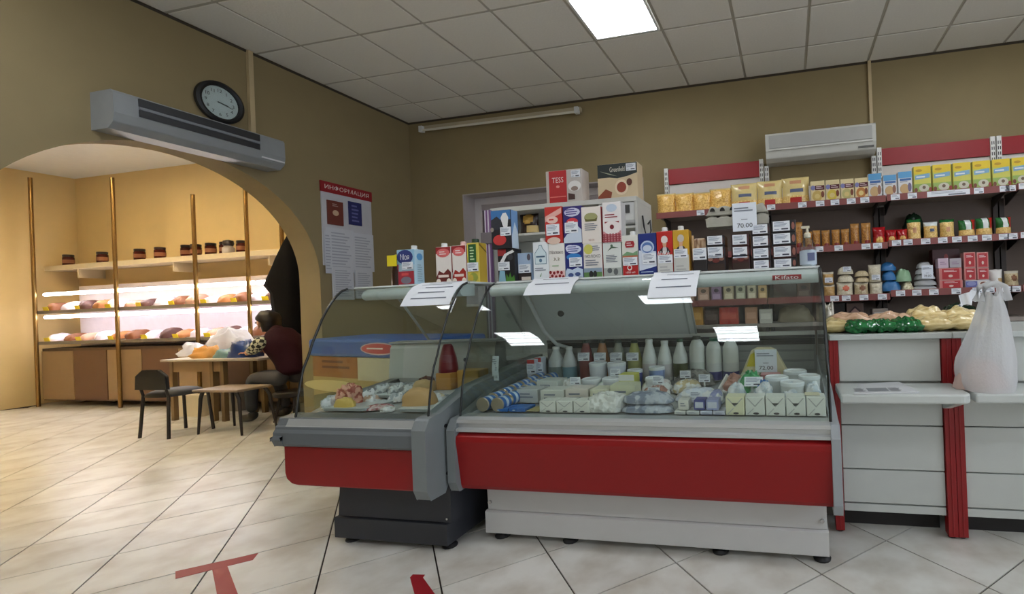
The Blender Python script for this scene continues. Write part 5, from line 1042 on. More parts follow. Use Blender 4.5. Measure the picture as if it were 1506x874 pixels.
for k, (pa, pb, pt, cc, lab) in enumerate(((1381, 1397, 380, (204, 180, 196), 'small pale pink box on the left pair of red tea boxes, left one'), (1398, 1416, 380, (176, 168, 176), 'small grey pink box on the left pair of red tea boxes, right one'))):
    t, z_ = shelf_box('small_box', lab, 'box', pa, pb, pt, 2, cc, [('l', .15, .3, .85, .7, 2, M((150, 120, 150), .5))], .08, zb=zA, group='small pale boxes on red tea boxes')
shelf_box('dark_red_box', 'dark red box lying behind the small pale pink boxes, bottom shelf', 'box', 1373, 1414, 366, 2, (74, 24, 32), [('e', .5, .8, .08, .08, (150, 60, 60)), ('r', .05, .58, .95, .62, (130, 50, 54))], .1, Y=4.56)
t, zW = shelf_box('cup_box', 'violet and white box with a picture of a cup, bottom shelf', 'box', 1420, 1456, 412, 2, (206, 204, 208), [('r', 0, .0, .5, .9, (100, 104, 168)), ('e', .25, .55, .2, .3, (140, 146, 196)), ('e', .76, .5, .2, .36, (226, 218, 206)), ('e', .76, .55, .15, .22, (116, 60, 34))], .1)
for k, (pa, pb) in enumerate(((1419, 1437), (1438, 1456))):
    zz = zW+.001
    for q, pt in enumerate((394, 371)):
        t, z_ = shelf_box('red_tea_box', 'narrow red tea box, %s box of the %s stack over the cup box' % (('lower', 'upper')[q], ('left', 'right')[k]), 'tea box', pa, pb, pt, 2, (206, 150, 146), tea_items(), .08, zb=zz, group='red tea boxes'); zz = z_+.001
shelf_pack('white_bag', 'white bag at the right end of the bottom shelf in the photo', 'bag', 1458, 1480, 396, 2, lambda u, v: WHITEP if v > .5 or u < .6 else M((190, 160, 110), .4), 91, .1)
shelf_pack('grain_bag', 'grain bag beyond the white bag at the right end of the bottom shelf', 'grain bag', 1482, 1504, 398, 2, grain(2, BRN), 92, .1, group='grain bags on the bottom shelf')
# dark boxes on the counter shadow below the bottom shelf
for pa, pb, pt, Y, cc, its, lab in ((1222, 1243, 446, 4.5, (30, 26, 28), [], 'black box in the shadow under the bottom shelf'), (1245, 1270, 446, 4.48, (90, 70, 64), [('p', [(.1, .5), (.5, .85), (.9, .5), (.5, .2)], (50, 30, 34)), ('p', [(.25, .5), (.5, .72), (.75, .5), (.5, .3)], (150, 120, 110))], 'brown box with a diamond mark in the shadow under the bottom shelf'), (1283, 1306, 454, 4.46, (150, 140, 132), [('r', .1, .4, .9, .7, (196, 190, 184))], 'grey white box in the shadow under the bottom shelf')):
    x0, x1 = at_y(pa, 455, Y).x, at_y(pb, 455, Y).x; z0_ = .935
    box_pack('carton_box', lab, 'box', x0, x1, Y, z0_, at_y((pa+pb)/2, pt, Y).z-z0_, .12, cc, its, group='boxes under the bottom shelf')
b = MB(); b.box(-1.24, 1.98, 4.38, 4.755, .9, .934, SHELFM); b.box(-1.24, -1.21, 4.4, 4.755, 0, .9, SHELFM); b.box(1.95, 1.98, 4.4, 4.755, 0, .9, SHELFM); tag(b.build('base_shelf'), 'deep base shelf below the bottom grocery shelf', 'shelf')
# ------------------------------------------------------------------ packs lying on the counter tops
CT = .9855
NOOD = pasta('spaghetti_filling', (196, 164, 96), (240, 220, 164), 55, .15, (.25, 1, 1)); LGRN = wrapm((14, 92, 44), (40, 120, 64), 30, .12, .9); PKP = pasta('pink_pasta_filling', (190, 140, 104), (226, 190, 160), 60, .18, (.3, 1, 1))
def lying(name, label, cat, pa, pb, pt, Y, d_, m_, seed, zb=CT, rz=0, group=None, rough=.14):
    a_, c_2 = at_y(pa, 475, Y).x, at_y(pb, 475, Y).x; h_ = (at_y((pa+pb)/2, pt, Y+d_*.6).z-zb)*.95
    t = thing(name, label, cat, ((a_+c_2)/2, Y, zb+h_*.5), rz, group); o = weld(pillow(c_2-a_+.02, d_, h_, lambda u, v: m_, seed, 20, 12, .04, rough*2.2, False, .26).build('bag', t)); o.rotation_euler.x = -pi/2; return zb+h_
for k, (pa, pb, pt) in enumerate(((1245, 1287, 470), (1286, 1320, 469), (1318, 1357, 467))): lying('green_pack', '%s shiny green pack from the left at the counter edge' % ORD[k], 'pack', pa, pb, pt, 2.41+(.0 if k < 2 else .0), .17, LGRN, 5+k*3, group='green packs on the counter', rough=.22)
lying('noodle_bag', 'clear bag of yellow noodles at the left end of the counter', 'pasta bag', 1213, 1246, 468, 2.46, .2, NOOD, 31)
lying('noodle_bag', 'long pinkish noodle bag behind the green packs, left one', 'pasta bag', 1222, 1282, 459, 2.62, .16, PKP, 33, group='noodle bags behind the green packs')
lying('noodle_bag', 'long pinkish noodle bag behind the green packs, right one', 'pasta bag', 1281, 1342, 459, 2.62, .16, PKP, 36, group='noodle bags behind the green packs')
z_ = lying('spaghetti_bag', 'clear spaghetti bag at the counter edge right of the green packs', 'pasta bag', 1357, 1404, 465, 2.43, .2, NOOD, 41, group='spaghetti bags on the counter')
lying('spaghetti_bag', 'clear spaghetti bag half behind the white plastic bag', 'pasta bag', 1404, 1452, 462, 2.43, .2, NOOD, 44, group='spaghetti bags on the counter')
lying('spaghetti_bag', 'clear spaghetti bag lying behind the front ones, left', 'pasta bag', 1345, 1393, 450, 2.66, .2, NOOD, 47, group='spaghetti bags on the counter')
lying('spaghetti_bag', 'clear spaghetti bag lying behind the front ones, right', 'pasta bag', 1394, 1446, 452, 2.66, .2, NOOD, 49, group='spaghetti bags on the counter')
lying('dark_green_pack', 'dark green pack lying at the back of the counter by the white bag', 'pack', 1396, 1440, 446, 2.88, .12, DKGREEN, 51)
x = at_y(1217, 455, 2.75).x; lying('foil_pack', 'silver foil pack at the counter end beside the glass case', 'pack', 1208, 1226, 448, 2.72, .1, M((196, 192, 180), .2, .5, bump=.5, scale=30), 53, rough=.3)
# scrunched white paper
a_ = at_y(1412, 440, 2.86); c_2 = at_y(1446, 440, 2.86)
b = MB(); pts = []
for i in range(9):
    for j in range(3): pts.append((a_.x+(c_2.x-a_.x)*i/8, 2.84+.02*j+.02*sin(i*1.7), 1.115+.03*j-.02*abs(i-5)/4+.03*mnoise.noise(Vector((i*.9, j, 2)))))
n0 = len(pts); b.add(pts+[(x_, y_+.002, z_+.001) for x_, y_, z_ in pts], [(i*3+j, i*3+3+j, i*3+4+j, i*3+1+j) for i in range(8) for j in range(2)]+[(n0+i*3+j, n0+i*3+1+j, n0+i*3+4+j, n0+i*3+3+j) for i in range(8) for j in range(2)], PAPER, True)
tag(b.build('paper_sheet'), 'crumpled white paper lying on the spaghetti and dark green packs', 'paper')
# goods seen through the clear rear door of the long case
for k, (pa, pb, pt, cc, nm) in enumerate(((1008, 1022, 425, (150, 110, 90), 'brown'), (1026, 1043, 422, (190, 150, 130), 'pale pink'), (1046, 1061, 421, (150, 120, 150), 'mauve'), (1064, 1079, 420, (196, 180, 150), 'cream'), (1082, 1096, 419, (180, 176, 150), 'pale olive'), (1099, 1112, 420, (200, 186, 160), 'light tan'), (1115, 1128, 420, (206, 170, 120), 'orange tan'), (1172, 1192, 416, (90, 70, 60), 'dark brown'))):
    shelf_box('grocery_box', nm+' box on the bottom shelf seen through the glass of the long case', 'box', pa, pb, pt, 2, cc, [('r', .12, .1, .88, .45, tuple(min(255, v+40) for v in cc)), ('e', .5, .7, .25, .14, tuple(v//2 for v in cc))], .09, group='boxes seen through the case glass')
for k, (pa, pb, pt, cc, nm) in enumerate(((1012, 1034, 452, (206, 150, 60), 'orange'), (1036, 1056, 456, (80, 56, 50), 'dark brown'), (1058, 1086, 452, (190, 60, 44), 'red'), (1096, 1114, 452, (190, 140, 110), 'tan'), (1117, 1136, 455, (206, 200, 190), 'white'))):
    Y = 4.43; x0, x1 = at_y(pa, 470, Y).x, at_y(pb, 470, Y).x
    box_pack('grocery_box', nm+' box on the base shelf seen through the glass of the long case', 'box', x0, x1, Y, .9345, at_y((pa+pb)/2, pt, Y).z-.9345, .1, cc, [('r', .1, .3, .9, .7, tuple(min(255, v+30) for v in cc))], group='boxes seen through the case glass')
BAGT = filmy('tan_bag_film', (206, 190, 160), .8)
Y = 4.46; x0, x1 = at_y(1140, 470, Y).x, at_y(1200, 470, Y).x
t = thing('tan_bag', 'big tan plastic bag on the base shelf seen through the right end of the case', 'bag', ((x0+x1)/2, Y+.1, .9345)); lump((x1-x0)*.9, .2, at_y(1165, 449, Y).z-.94, BAGT, 71, .2, 14, 10).build('bag', t)
# white carrier bag on the flap shelf
CB = filmy('carrier_bag_film', (232, 234, 236), .62)
A_ = at_y(1415, 570, 2.22); B_ = at_y(1500, 570, 2.22); cx_ = (A_.x+B_.x)/2; wb = (B_.x-A_.x); zt_ = at_y(1468, 432, 2.27).z
mb = MB(); ring = 40; rows_ = 22; vs = []
sil = [(0, .44, .46), (.08, .5, .5), (.2, .52, .5), (.3, .48, .5), (.45, .34, .48), (.65, .2, .44), (.85, .06, .38), (1.0, -.02, .3)]      # height, left and right reach (of the width)
def reach(f_, q):
    for a_s, b_s in zip(sil, sil[1:]):
        if f_ <= b_s[0]: return a_s[q]+(b_s[q]-a_s[q])*(f_-a_s[0])/(b_s[0]-a_s[0])
for i in range(rows_+1):
    f_ = i/rows_; zz = .7455+(zt_-.7455)*f_; lf, rt = -reach(f_, 1)*wb, reach(f_, 2)*wb; mx_, hw = (lf+rt)/2, (rt-lf)/2; dl_ = .12*(1-f_*.6)
    for j in range(ring):
        a = 2*pi*j/ring; k_ = 1+.07*mnoise.noise(Vector((cos(a)*2.2, sin(a)*2.2, f_*3)))+(.05+.12*f_)*mnoise.noise(Vector((cos(a)*6, sin(a)*6, f_*1.2+4)))
        ex = lambda c_: math.copysign(abs(c_)**.8, c_)
        vs.append((cx_+mx_+hw*ex(cos(a))*k_, 2.275+dl_*ex(sin(a))*k_, zz+(.012*sin(a*5) if i == rows_ else 0)))
mb.add(vs, [(i*ring+j, i*ring+(j+1) % ring, (i+1)*ring+(j+1) % ring, (i+1)*ring+j) for i in range(rows_) for j in range(ring)], CB, True)
mb.add(vs[:ring], [tuple(range(ring))[::-1]], CB)
t = thing('carrier_bag', 'white translucent carrier bag standing on the flap shelf at the right', 'bag', (0, 0, 0)); mb.build('bag', t)
for s_ in (-1, 1):
    b = MB(); x_ = cx_+.16*wb
    b.tube([(x_-.05, 2.275+.035*s_, zt_-.03), (x_-.035, 2.275+.035*s_, zt_+.03), (x_+.01, 2.275+.035*s_, zt_+.05), (x_+.045, 2.275+.035*s_, zt_+.03), (x_+.055, 2.275+.035*s_, zt_-.03)], [.016, .012, .01, .012, .016], CB, 8); b.build('handle', t)
tag(lump(.2, .14, .12, M((196, 170, 160), .5), 61, .2).build('bag_contents', None, (cx_-.02, 2.275, .7465)), 'pale goods showing through the foot of the white carrier bag', 'goods')

# ------------------------------------------------------------------ contents of the long display case
def dk(y): return .655+(y-2.055)*.06/.805+.0008
def deck_x(pa, Y, py=600): return at_y(pa, py, Y).x
def case_box(name, label, cat, pa, pb, pt, Y, d, body, items=(), group=None, zb=None, bev=.003, rz=0):
    x0, x1 = deck_x(pa, Y), deck_x(pb, Y); z = zb if zb is not None else dk(Y+d)
    return box_pack(name, label, cat, x0+.001, x1-.001, Y, z, at_y((pa+pb)/2, pt, Y).z-z, d, body, items, group=group, bev=bev, rz=rz)
# condensed milk tins lying in two rows
TINB = M((60, 120, 190), .3, .1); TINW = M((206, 222, 236), .3); TIN = M((176, 166, 148), .3, .7)
proto = None
for c_, xx in enumerate((-1.53, -1.447)):
    for k in range(7):
        y = 2.075+k*.083; lab = '%s tin from the front in the %s row of blue and white milk tins' % (ORD[k], ('left', 'right')[c_])
        r_ = .036
        if proto is None:
            proto = thing('milk_tin', lab, 'tin', (xx, y, dk(y+.08)+r_), group='lying milk tins')
            b = MB(); b.lathe([(.031, 0), (.034, .0), (.036, .002), (.036, .004), (.0345, .006), (.0345, .074), (.036, .076), (.036, .079), (.034, .08)], TIN, 20, ax='y'); b.build('can', proto)
            b = MB(); b.lathe([(.0352, .008), (.0352, .03), (.0352, .05), (.0352, .072)], TINB, 20, ax='y', mfun=lambda q: (TINB, TINW, TINB)[q]); b.build('wrap_label', proto)
        else: dup(proto, None, (xx, y, dk(y+.08)+r_), random.uniform(-.02, .02), label=lab)
# front row
for k, (pa, pb) in enumerate(((726, 747), (748, 772))): case_box('blue_box', ('left', 'right')[k]+' flat blue box beside the milk tins', 'box', pa, pb, 601, 2.075, .1, (44, 104, 180), [('e', .3, .5, .1, .2, (190, 210, 230))], 'flat blue boxes')
case_box('butter_pack', 'flat olive and white butter pack beside the blue boxes', 'butter', 773, 792, 604, 2.08, .1, (150, 142, 92), [('r', 0, .5, 1, 1, (206, 204, 190))])
WB_ = (222, 222, 214)
def cream(k): return [('p', [(.05, .95), (.5, .45), (.95, .95), (.88, .95), (.5, .54), (.12, .95)], (170, 172, 168)), ('e', .55, .1, .16, .06, (60, 60, 62)), ('p', [(.05, .05), (.4, .4), (.44, .36), (.12, .05)], (186, 188, 184))]
for k, (pa, pb) in enumerate(((793, 817), (818, 842), (843, 867))): case_box('cream_box', ORD[k]+' square white curd box from the left at the front, left group', 'curd box', pa, pb, 590, 2.075, .085, WB_, cream(k), 'square white curd boxes')
sack('white_packet', 'wrinkled white packet at the front between white boxes and grey packs', 'packet', deck_x(893, 2.13), 2.13, dk(2.2), .2, .12, .085, wrapm((206, 206, 200), (228, 228, 224)), 3, .25)
GP = wrapm((128, 138, 156), (176, 182, 192), 18)
z_ = dk(2.2); sack('grey_packet', 'lower of two long grey blue packets at the front', 'packet', deck_x(953, 2.12), 2.13, z_, .26, .12, .04, GP, 5, .1, group='long grey blue packets'); sack('grey_packet', 'upper of two long grey blue packets at the front', 'packet', deck_x(953, 2.12), 2.135, z_+.041, .25, .11, .05, GP, 8, .12, group='long grey blue packets')
for k, (pa, pb, cc) in enumerate(((991, 1008, (216, 216, 210)), (1009, 1028, (210, 212, 210)), (1029, 1047, (196, 200, 216)), (1048, 1066, (200, 202, 216)))): case_box('butter_pack', ORD[k]+' small butter pack from the left in the front row', 'butter', pa, pb, 605, 2.07, .08, cc, [('l', .15, .3, .85, .8, 2, M((140, 146, 170), .5))]+([('r', 0, 0, 1, .14, (60, 66, 120))] if k > 1 else []), 'small butter packs')
zb_ = at_y(1030, 604.5, 2.07).z
for k, (pa, pb, cc) in enumerate(((997, 1013, (214, 212, 204)), (1020, 1037, (70, 76, 140)), (1038, 1057, (150, 156, 196)))): case_box('butter_pack', ORD[k]+' small butter pack from the left on the second layer', 'butter', pa, pb, 589, 2.075, .08, cc, [('r', .1, .2, .9, .85, (200, 204, 216))] if k else [('l', .2, .3, .8, .8, 2, LN)], 'small butter packs', zb=zb_+.002)
for k, (pa, pb) in enumerate(((1067, 1095), (1096, 1125), (1126, 1155), (1156, 1185), (1186, 1215))):
    cc = (222, 220, 186) if k == 0 else (220, 222, 214)
    case_box('cream_box', ORD[k]+' square white curd box from the left at the front, right group', 'curd box', pa, pb, 584, 2.07, .085, cc, cream(k)+([('p', [(.3, .68), (.7, .68), (.6, .58), (.45, .52)], (60, 62, 60))] if k in (0, 2, 3) else []), 'square white curd boxes')
for k, (pa, pb) in enumerate(((1068, 1098), (1108, 1140), (1150, 1180), (1182, 1212))):
    sack('white_pouch', ORD[k]+' white pouch from the left lying behind the right group of curd boxes', 'pouch', (deck_x(pa, 2.2)+deck_x(pb, 2.2))/2, 2.24, dk(2.3), deck_x(pb, 2.2)-deck_x(pa, 2.2), .1, .1, wrapm((196, 206, 214)), 11+k, .18, group='white pouches behind curd boxes')
# middle: rows of packs
mid = [(760, 792, 573, 2.22, (186, 190, 190), 'grey white'), (795, 830, 574, 2.2, (206, 208, 200), 'pale grey'), (832, 866, 572, 2.2, (214, 206, 196), 'cream'), (790, 822, 560, 2.36, (200, 206, 200), 'pale green white'), (868, 897, 573, 2.2, (216, 214, 190), 'pale yellow'), (898, 935, 567, 2.2, (206, 208, 176), 'yellow green')]
for k, (pa, pb, pt, Y, cc, w_) in enumerate(mid): case_box('cheese_pack', '%s flat pack in the middle of the display, %s from the left' % (w_, ORD[k]), 'pack', pa, pb, pt, Y, .11, cc, [('l', .15, .3, .85, .8, 2, LN)], 'flat packs in the middle of the display', rz=(k % 3-1)*.04)
flat = [(812, 858, 561, 2.4, (196, 196, 188), 'big pale'), (860, 900, 563, 2.42, (186, 206, 196), 'mint green'), (905, 932, 566, 2.38, (196, 196, 186), 'grey'), (938, 980, 572, 2.26, (176, 128, 116), 'brown pink meat'), (940, 985, 560, 2.42, (216, 206, 204), 'pink white'), (985, 1030, 562, 2.4, (206, 188, 148), 'tan'), (990, 1056, 574, 2.25, (206, 212, 224), 'white and blue'), (990, 1050, 547, 2.56, (150, 148, 142), 'grey tray'), (1040, 1062, 578, 2.22, (150, 156, 200), 'violet blue')]
for k, (pa, pb, pt, Y, cc, w_) in enumerate(flat):
    x0, x1 = deck_x(pa, Y, 575), deck_x(pb, Y, 575); h_ = max(.03, at_y((pa+pb)/2, pt, Y).z-dk(Y+.1))
    sack('flat_packet', w_+' wrapped flat packet in the middle of the display', 'packet', (x0+x1)/2, Y+.06, dk(Y+.12), x1-x0, .13, h_, wrapm(cc, (226, 226, 224) if k != 7 else (120, 118, 114)), 20+k, .14, (k % 3-1)*.08, 'wrapped flat packets')
case_box('yellow_tub', 'low yellow tub with a white lid between blue tub and grey packets', 'tub', 911, 935, 551, 2.42, .09, (206, 206, 96), [('r', 0, .66, 1, 1, (226, 226, 222))])
# tubs
def tub(label, pa, pb, pt, Y, body, lidm, group, zb=None, taper=.86, low=0):
    x0, x1 = deck_x(pa, Y, 560), deck_x(pb, Y, 560); r_ = (x1-x0)/2; z = zb if zb else dk(Y+2*r_); h_ = at_y((pa+pb)/2, pt, Y).z-z
    t = thing('plastic_tub', label, 'tub', ((x0+x1)/2, Y+r_, z), group=group)
    b = MB(); b.lathe([(r_*taper*.95, 0), (r_*taper, .004), (r_*.97, h_-.016)], body, 20); b.build('cup', t)
    b = MB(); b.lathe([(r_, h_-.018), (r_, h_-.004), (r_*.93, h_), (r_*.9, h_-.005), (.001, h_-.005)], lidm, 20); b.build('lid', t); return t
LIDW = M((226, 230, 232), .2); SC_ = M((206, 210, 208), .25)
for k, (pa, pb, pt, Y) in enumerate(((1152, 1188, 547, 2.42), (1124, 1160, 556, 2.3), (1174, 1208, 554, 2.3), (1146, 1184, 564, 2.2))):
    tub('clear plastic tub of salad with a white lid, %s of the four right tubs' % ('rear', 'left', 'right', 'front')[k], pa, pb, pt, Y, SC_, LIDW, 'clear plastic tubs')
tub('tall white yoghurt tub before the bottles, left of the pair', 862, 888, 535, 2.52, M((210, 212, 218), .3), LIDW, 'tall white tubs'); tub('tall white yoghurt tub before the bottles, right of the pair', 889, 916, 535, 2.52, M((206, 210, 222), .3), LIDW, 'tall white tubs')
tub('royal blue tub with a white lid before the milk bottles', 919, 942, 545, 2.53, M((50, 62, 140), .3), LIDW, None)
tub('blue and white tub with a white lid right of the royal blue tub', 951, 975, 541, 2.53, M((130, 150, 196), .3), LIDW, None)
for k, (pa, pb, pt) in enumerate(((850, 878, 559), (880, 912, 558), (945, 972, 557))):
    tub('low white cheese tub, %s from the left in front of the tall tubs' % ORD[k], pa, pb, pt, 2.4, M((216, 218, 222), .3), LIDW, 'low white cheese tubs', low=1)
# bottles at the back
def bottle(name, label, px, py, wpx, Y, body, cap, shape, labm, extra=None, group='bottles at the back of the display'):
    top = at_y(px, py, Y); r_ = wpx/685*top.y*.5*1.0; zb = dk(Y+2*r_); h_ = top.z-zb
    t = thing(name, label, 'bottle', (top.x, Y+r_, zb), group=group)
    if shape == 'neck': pr_ = [(r_*.9, 0), (r_, .006), (r_, h_*.52), (r_*.95, h_*.6), (r_*.5, h_*.82), (r_*.4, h_*.9), (r_*.4, h_*.93)]; cz = h_*.92; cr = r_*.46
    elif shape == 'jug': pr_ = [(r_*.92, 0), (r_, .006), (r_, h_*.66), (r_*.96, h_*.76), (r_*.72, h_*.87), (r_*.45, h_*.92), (r_*.42, h_*.94)]; cz = h_*.92; cr = r_*.52
    else: pr_ = [(r_*.92, 0), (r_, .006), (r_, h_*.5), (r_*.72, h_*.74), (r_*.5, h_*.86), (r_*.44, h_*.93)]; cz = h_*.92; cr = r_*.5
    b = MB(); b.lathe(pr_, body, 18); b.build('body', t)
    b = MB(); b.lathe([(cr, cz), (cr, h_-.002), (cr*.85, h_)], cap, 14); b.build('cap', t)
    if labm: b = MB(); b.lathe([(r_+.0006, h_*.1), (r_+.0006, h_*.42)], labm, 18); b.build('wrap_label', t)
    if extra == 'price': price_label(t, 0, -r_-.001, h_*.5, r_*1.7, h_*.2, R(-9))
    if extra == 'foot': b = MB(); b.lathe([(r_+.0008, .005), (r_+.0008, h_*.22)], M((60, 64, 130), .4), 18); b.build('foot_band', t)
    return t, r_, h_
MILKB = M((222, 224, 220), .3); CLB = M((190, 196, 192), .2); 
bottle('kefir_bottle', 'white plastic bottle, leftmost at the back of the display', 812, 511, 25, 2.66, M((196, 202, 202), .3), WHITE, 'neck', M((120, 134, 130), .4)); bottle('kefir_bottle', 'white plastic bottle with a blue green label, second at the back', 832, 511, 23, 2.66, M((206, 210, 210), .3), WHITE, 'neck', M((120, 160, 176), .4))
for k, (px, cc, nm) in enumerate(((857, (132, 74, 74), 'dull red'), (881, (164, 116, 80), 'orange'), (905, (140, 142, 130), 'grey'), (929, (176, 176, 110), 'pale yellow'))): bottle('drink_bottle', nm+' drink bottle with a dark green cap at the back of the display', px, 501, 23, 2.68, M(cc, .2), M((30, 50, 42), .4), 'cone', None, 'price')
for k, px in enumerate((951, 974)): bottle('milk_bottle', 'white milk bottle with a white cap at the back, %s of the pair' % ('left', 'right')[k], px, 500+2*k, 23, 2.66, MILKB, WHITE, 'cone', M((206, 200, 200), .4))
bottle('milk_bottle', 'white milk bottle with a dark label, left of the tallest bottle', 997, 499, 23, 2.66, MILKB, M((34, 74, 50), .4), 'neck', M((74, 80, 44), .4), None)
t, r_, h_ = bottle('milk_bottle', 'tallest white milk bottle with a dark cap and green foot', 1022, 495, 24, 2.66, MILKB, M((40, 56, 44), .4), 'jug', M((206, 212, 206), .4))
b = MB(); b.lathe([(r_+.001, .006), (r_+.001, h_*.18)], M((64, 96, 50), .4), 18); b.build('foot_band', t)
bottle('milk_bottle', 'white milk bottle with a green cap and violet foot', 1047, 498, 24, 2.66, MILKB, M((36, 92, 70), .4), 'jug', M((214, 216, 216), .4), 'foot'); bottle('milk_bottle', 'white milk bottle with a blue cap and violet foot', 1072, 497, 24, 2.66, MILKB, M((56, 92, 170), .4), 'jug', M((214, 216, 216), .4), 'foot')
# red capped pouches at the left end
for k, (pa, pb, pt, Y) in enumerate(((777, 789, 529, 2.6), (788, 799, 526, 2.64))):
    t = case_box('red_top_box', '%s white and blue box with a red top, left of the bottles' % ('left', 'right')[k], 'box', pa, pb, pt, Y, .06, (206, 212, 222), [('r', 0, .76, 1, 1, (186, 40, 44)), ('r', 0, .5, 1, .66, (70, 80, 150)), ('r', .1, .08, .9, .3, (190, 130, 110))], 'red topped boxes')
    price_label(t, 0.005, -.004, .07, .06, .06)
# cheese dome with the price card, meat tray, bags
x0, x1 = deck_x(1082, 2.52, 540), deck_x(1168, 2.52, 540); zc = dk(2.75); h_ = at_y(1125, 514, 2.52).z-zc
CHZ = M((206, 196, 158), .35); t = thing('cheese_piece', 'big pale cheese half with a yellow label, standing behind the 72.00 card', 'cheese', ((x0+x1)/2, 2.56, zc)); w_ = x1-x0
b = MB(); b.prism_y([(-w_/2, 0), (w_/2, 0), (w_*.46, h_*.14), (w_*.2, h_*.93), (w_*.1, h_), (-w_*.14, h_), (-w_*.24, h_*.92), (-w_*.47, h_*.14)], 0, .09, CHZ); fix(b.build('cheese', t, bevel=.008))
b = MB(); b.prism_y([(-w_*.3, .1), (-w_*.14, .1), (-w_*.14, h_*.93), (-w_*.24, h_*.84), (-w_*.32, h_*.5)], -.002, 0, M((206, 190, 40), .4)); b.build('yellow_label', t)
sign('white price card reading 72.00 leaning on the cheese', 1111, 1142, 514, 548, 2.55, '72.00')
x0, x1 = deck_x(1056, 2.36, 570), deck_x(1092, 2.36, 570)
t = thing('meat_tray', 'white foam tray of pinkish meat tilted up in the middle of the display', 'tray', ((x0+x1)/2, 2.36, dk(2.5)+.012), R(-14)); t.rotation_euler.x = R(24); w_ = x1-x0
b = MB(); b.prism_y([(-w_/2, .03), (-w_/2+.012, 0), (w_/2-.012, 0), (w_/2, .03), (w_/2-.008, .03), (w_/2-.016, .008), (-w_/2+.016, .008), (-w_/2+.008, .03)], 0, .13, M((226, 226, 222), .5)); fix(b.build('tray', t))
for k in range(3): lump(w_*.55, .05, .04, M((190, 140, 126), .35, bump=.3), 40+k, .25).build('meat', t, (-.01+.012*(k % 2), .03+k*.036, .009))
sack('wrapped_bag', 'green white bag with a paper label, right of the meat tray', 'bag', deck_x(1104, 2.32, 575), 2.36, dk(2.44), .12, .12, .12, wrapm((70, 160, 100), (214, 224, 220), 14), 51, .3)
sack('wrapped_bag', 'blue and white bag between green bag and the clear tubs', 'bag', deck_x(1124, 2.24, 575), 2.27, dk(2.34), .085, .11, .1, wrapm((60, 120, 190), (220, 226, 232), 14), 54, .3)
b = MB(); b.box(-.045, .045, 0, .0015, 0, .05, PAPER); prints(b, (-.045, 0, 0), (1, 0, 0), (0, 0, 1), .09, .05, LAB[1:]); o = tag(b.build('price_card', None, (deck_x(1108, 2.27, 575), 2.285, .752)), 'white price card stuck on the green white bag', 'price card'); o.rotation_euler.x = R(-35)
for k, (pa, pb, cc, lab) in enumerate(((1091, 1118, (170, 186, 150), 'pale green carton box before the cheese'), (1120, 1150, (180, 120, 120), 'dull red carton box before the cheese'))): case_box('carton_box', lab, 'box', pa, pb, 551, 2.46, .08, cc, [('r', .1, .2, .9, .6, (206, 206, 196))])
x0, x1 = deck_x(1185, 2.15, 585), deck_x(1208, 2.15, 585)
case_box('butter_dish', 'small cream pack with a handle lying on the right curd boxes', 'pack', 1184, 1207, 581, 2.09, .06, (214, 208, 176), [], zb=at_y(1196, 583.5, 2.07).z+.001)
# price tag on the left side ledge
t = thing('price_sign', 'narrow curled white price tag standing on the partition between the cases', 'price sign', (0, 0, 0)); A_ = at_y(729, 560, 2.36); B_ = at_y(729, 524, 2.36)
b = MB(); w_ = .038; pts = [(A_.x+(B_.x-A_.x)*i/5, 2.36-.006*sin(i*.6), A_.z+(B_.z-A_.z)*i/5) for i in range(6)]
vs = [(x_-w_/2, y_, z_) for x_, y_, z_ in pts]+[(x_+w_/2, y_+.003, z_) for x_, y_, z_ in pts]; vs += [(x_, y_+.0015, z_) for x_, y_, z_ in vs]
b.add(vs, [(i, 6+i, 7+i, i+1) for i in range(5)]+[(12+i, 13+i, 19+i, 18+i) for i in range(5)], PAPER, True); b.build('card', t)
b = MB(); prints(b, (A_.x-w_/2, 2.357, A_.z), (1, 0, 0), (0, 0, 1), w_, B_.z-A_.z, [('t', '91.50', .5, .16, .7, .1, INK), ('l', .1, .4, .9, .9, 6, LN)]); b.build('lettering', t)
# ------------------------------------------------------------------ contents of the left case
def dl(y): return .66+(y-1.98)*.04/.82+.0008
TRAY = M((196, 204, 206), .3)
def plate(label, pa, pb, Y, d, m_=TRAY, h=.012, rz=0, group='trays in the left case'):
    x0, x1 = at_y(pa, 590, Y).x, at_y(pb, 590, Y).x; w_ = x1-x0; t = thing('serving_tray', label, 'tray', ((x0+x1)/2, Y, dl(Y+d)), rz, group)
    b = MB(); b.prism_z(rounded(-w_/2, w_/2, 0, d, .02, (1, 1, 1, 1)), 0, h, m_); b.build('base', t)
    b = MB(); b.prism_z(rounded(-w_/2-.006, w_/2+.006, -.006, d+.006, .024, (1, 1, 1, 1)), h, h+.004, m_); b.build('lip', t); return t, dl(Y+d)+h+.004
_, zt1 = plate('pale oval tray with the pink bun at the front of the left case', 472, 535, 2.02, .2); _, zt2 = plate('pale tray with the brown roll at the front of the left case', 585, 640, 2.02, .2)
_, zt3 = plate('pale tray with grey wrapped cuts in the middle of the left case', 540, 600, 2.28, .22); _, zt4 = plate('pale tray at the rear right of the left case under the cheese boxes', 612, 690, 2.3, .28)
def goods(name, lab, cat, px, Y, w_, d_, h_, z_, m_, seed, rough=.2, rz=0): return sack(name, lab, cat, at_y(px, 590, Y).x, Y, z_+.0005, w_, d_, h_, m_, seed, rough, rz)
goods('pink_bun', 'pink and brown pastry mound on the oval tray', 'pastry', 514, 2.13, .12, .1, .1, zt1, wrapm((168, 84, 70), (222, 164, 140), 36, .45), 3, .35); goods('yellow_pastry', 'yellow pastry lying before the pink mound', 'pastry', 508, 2.05, .12, .05, .045, zt1, M((220, 186, 96), .5, bump=.4), 6, .25)
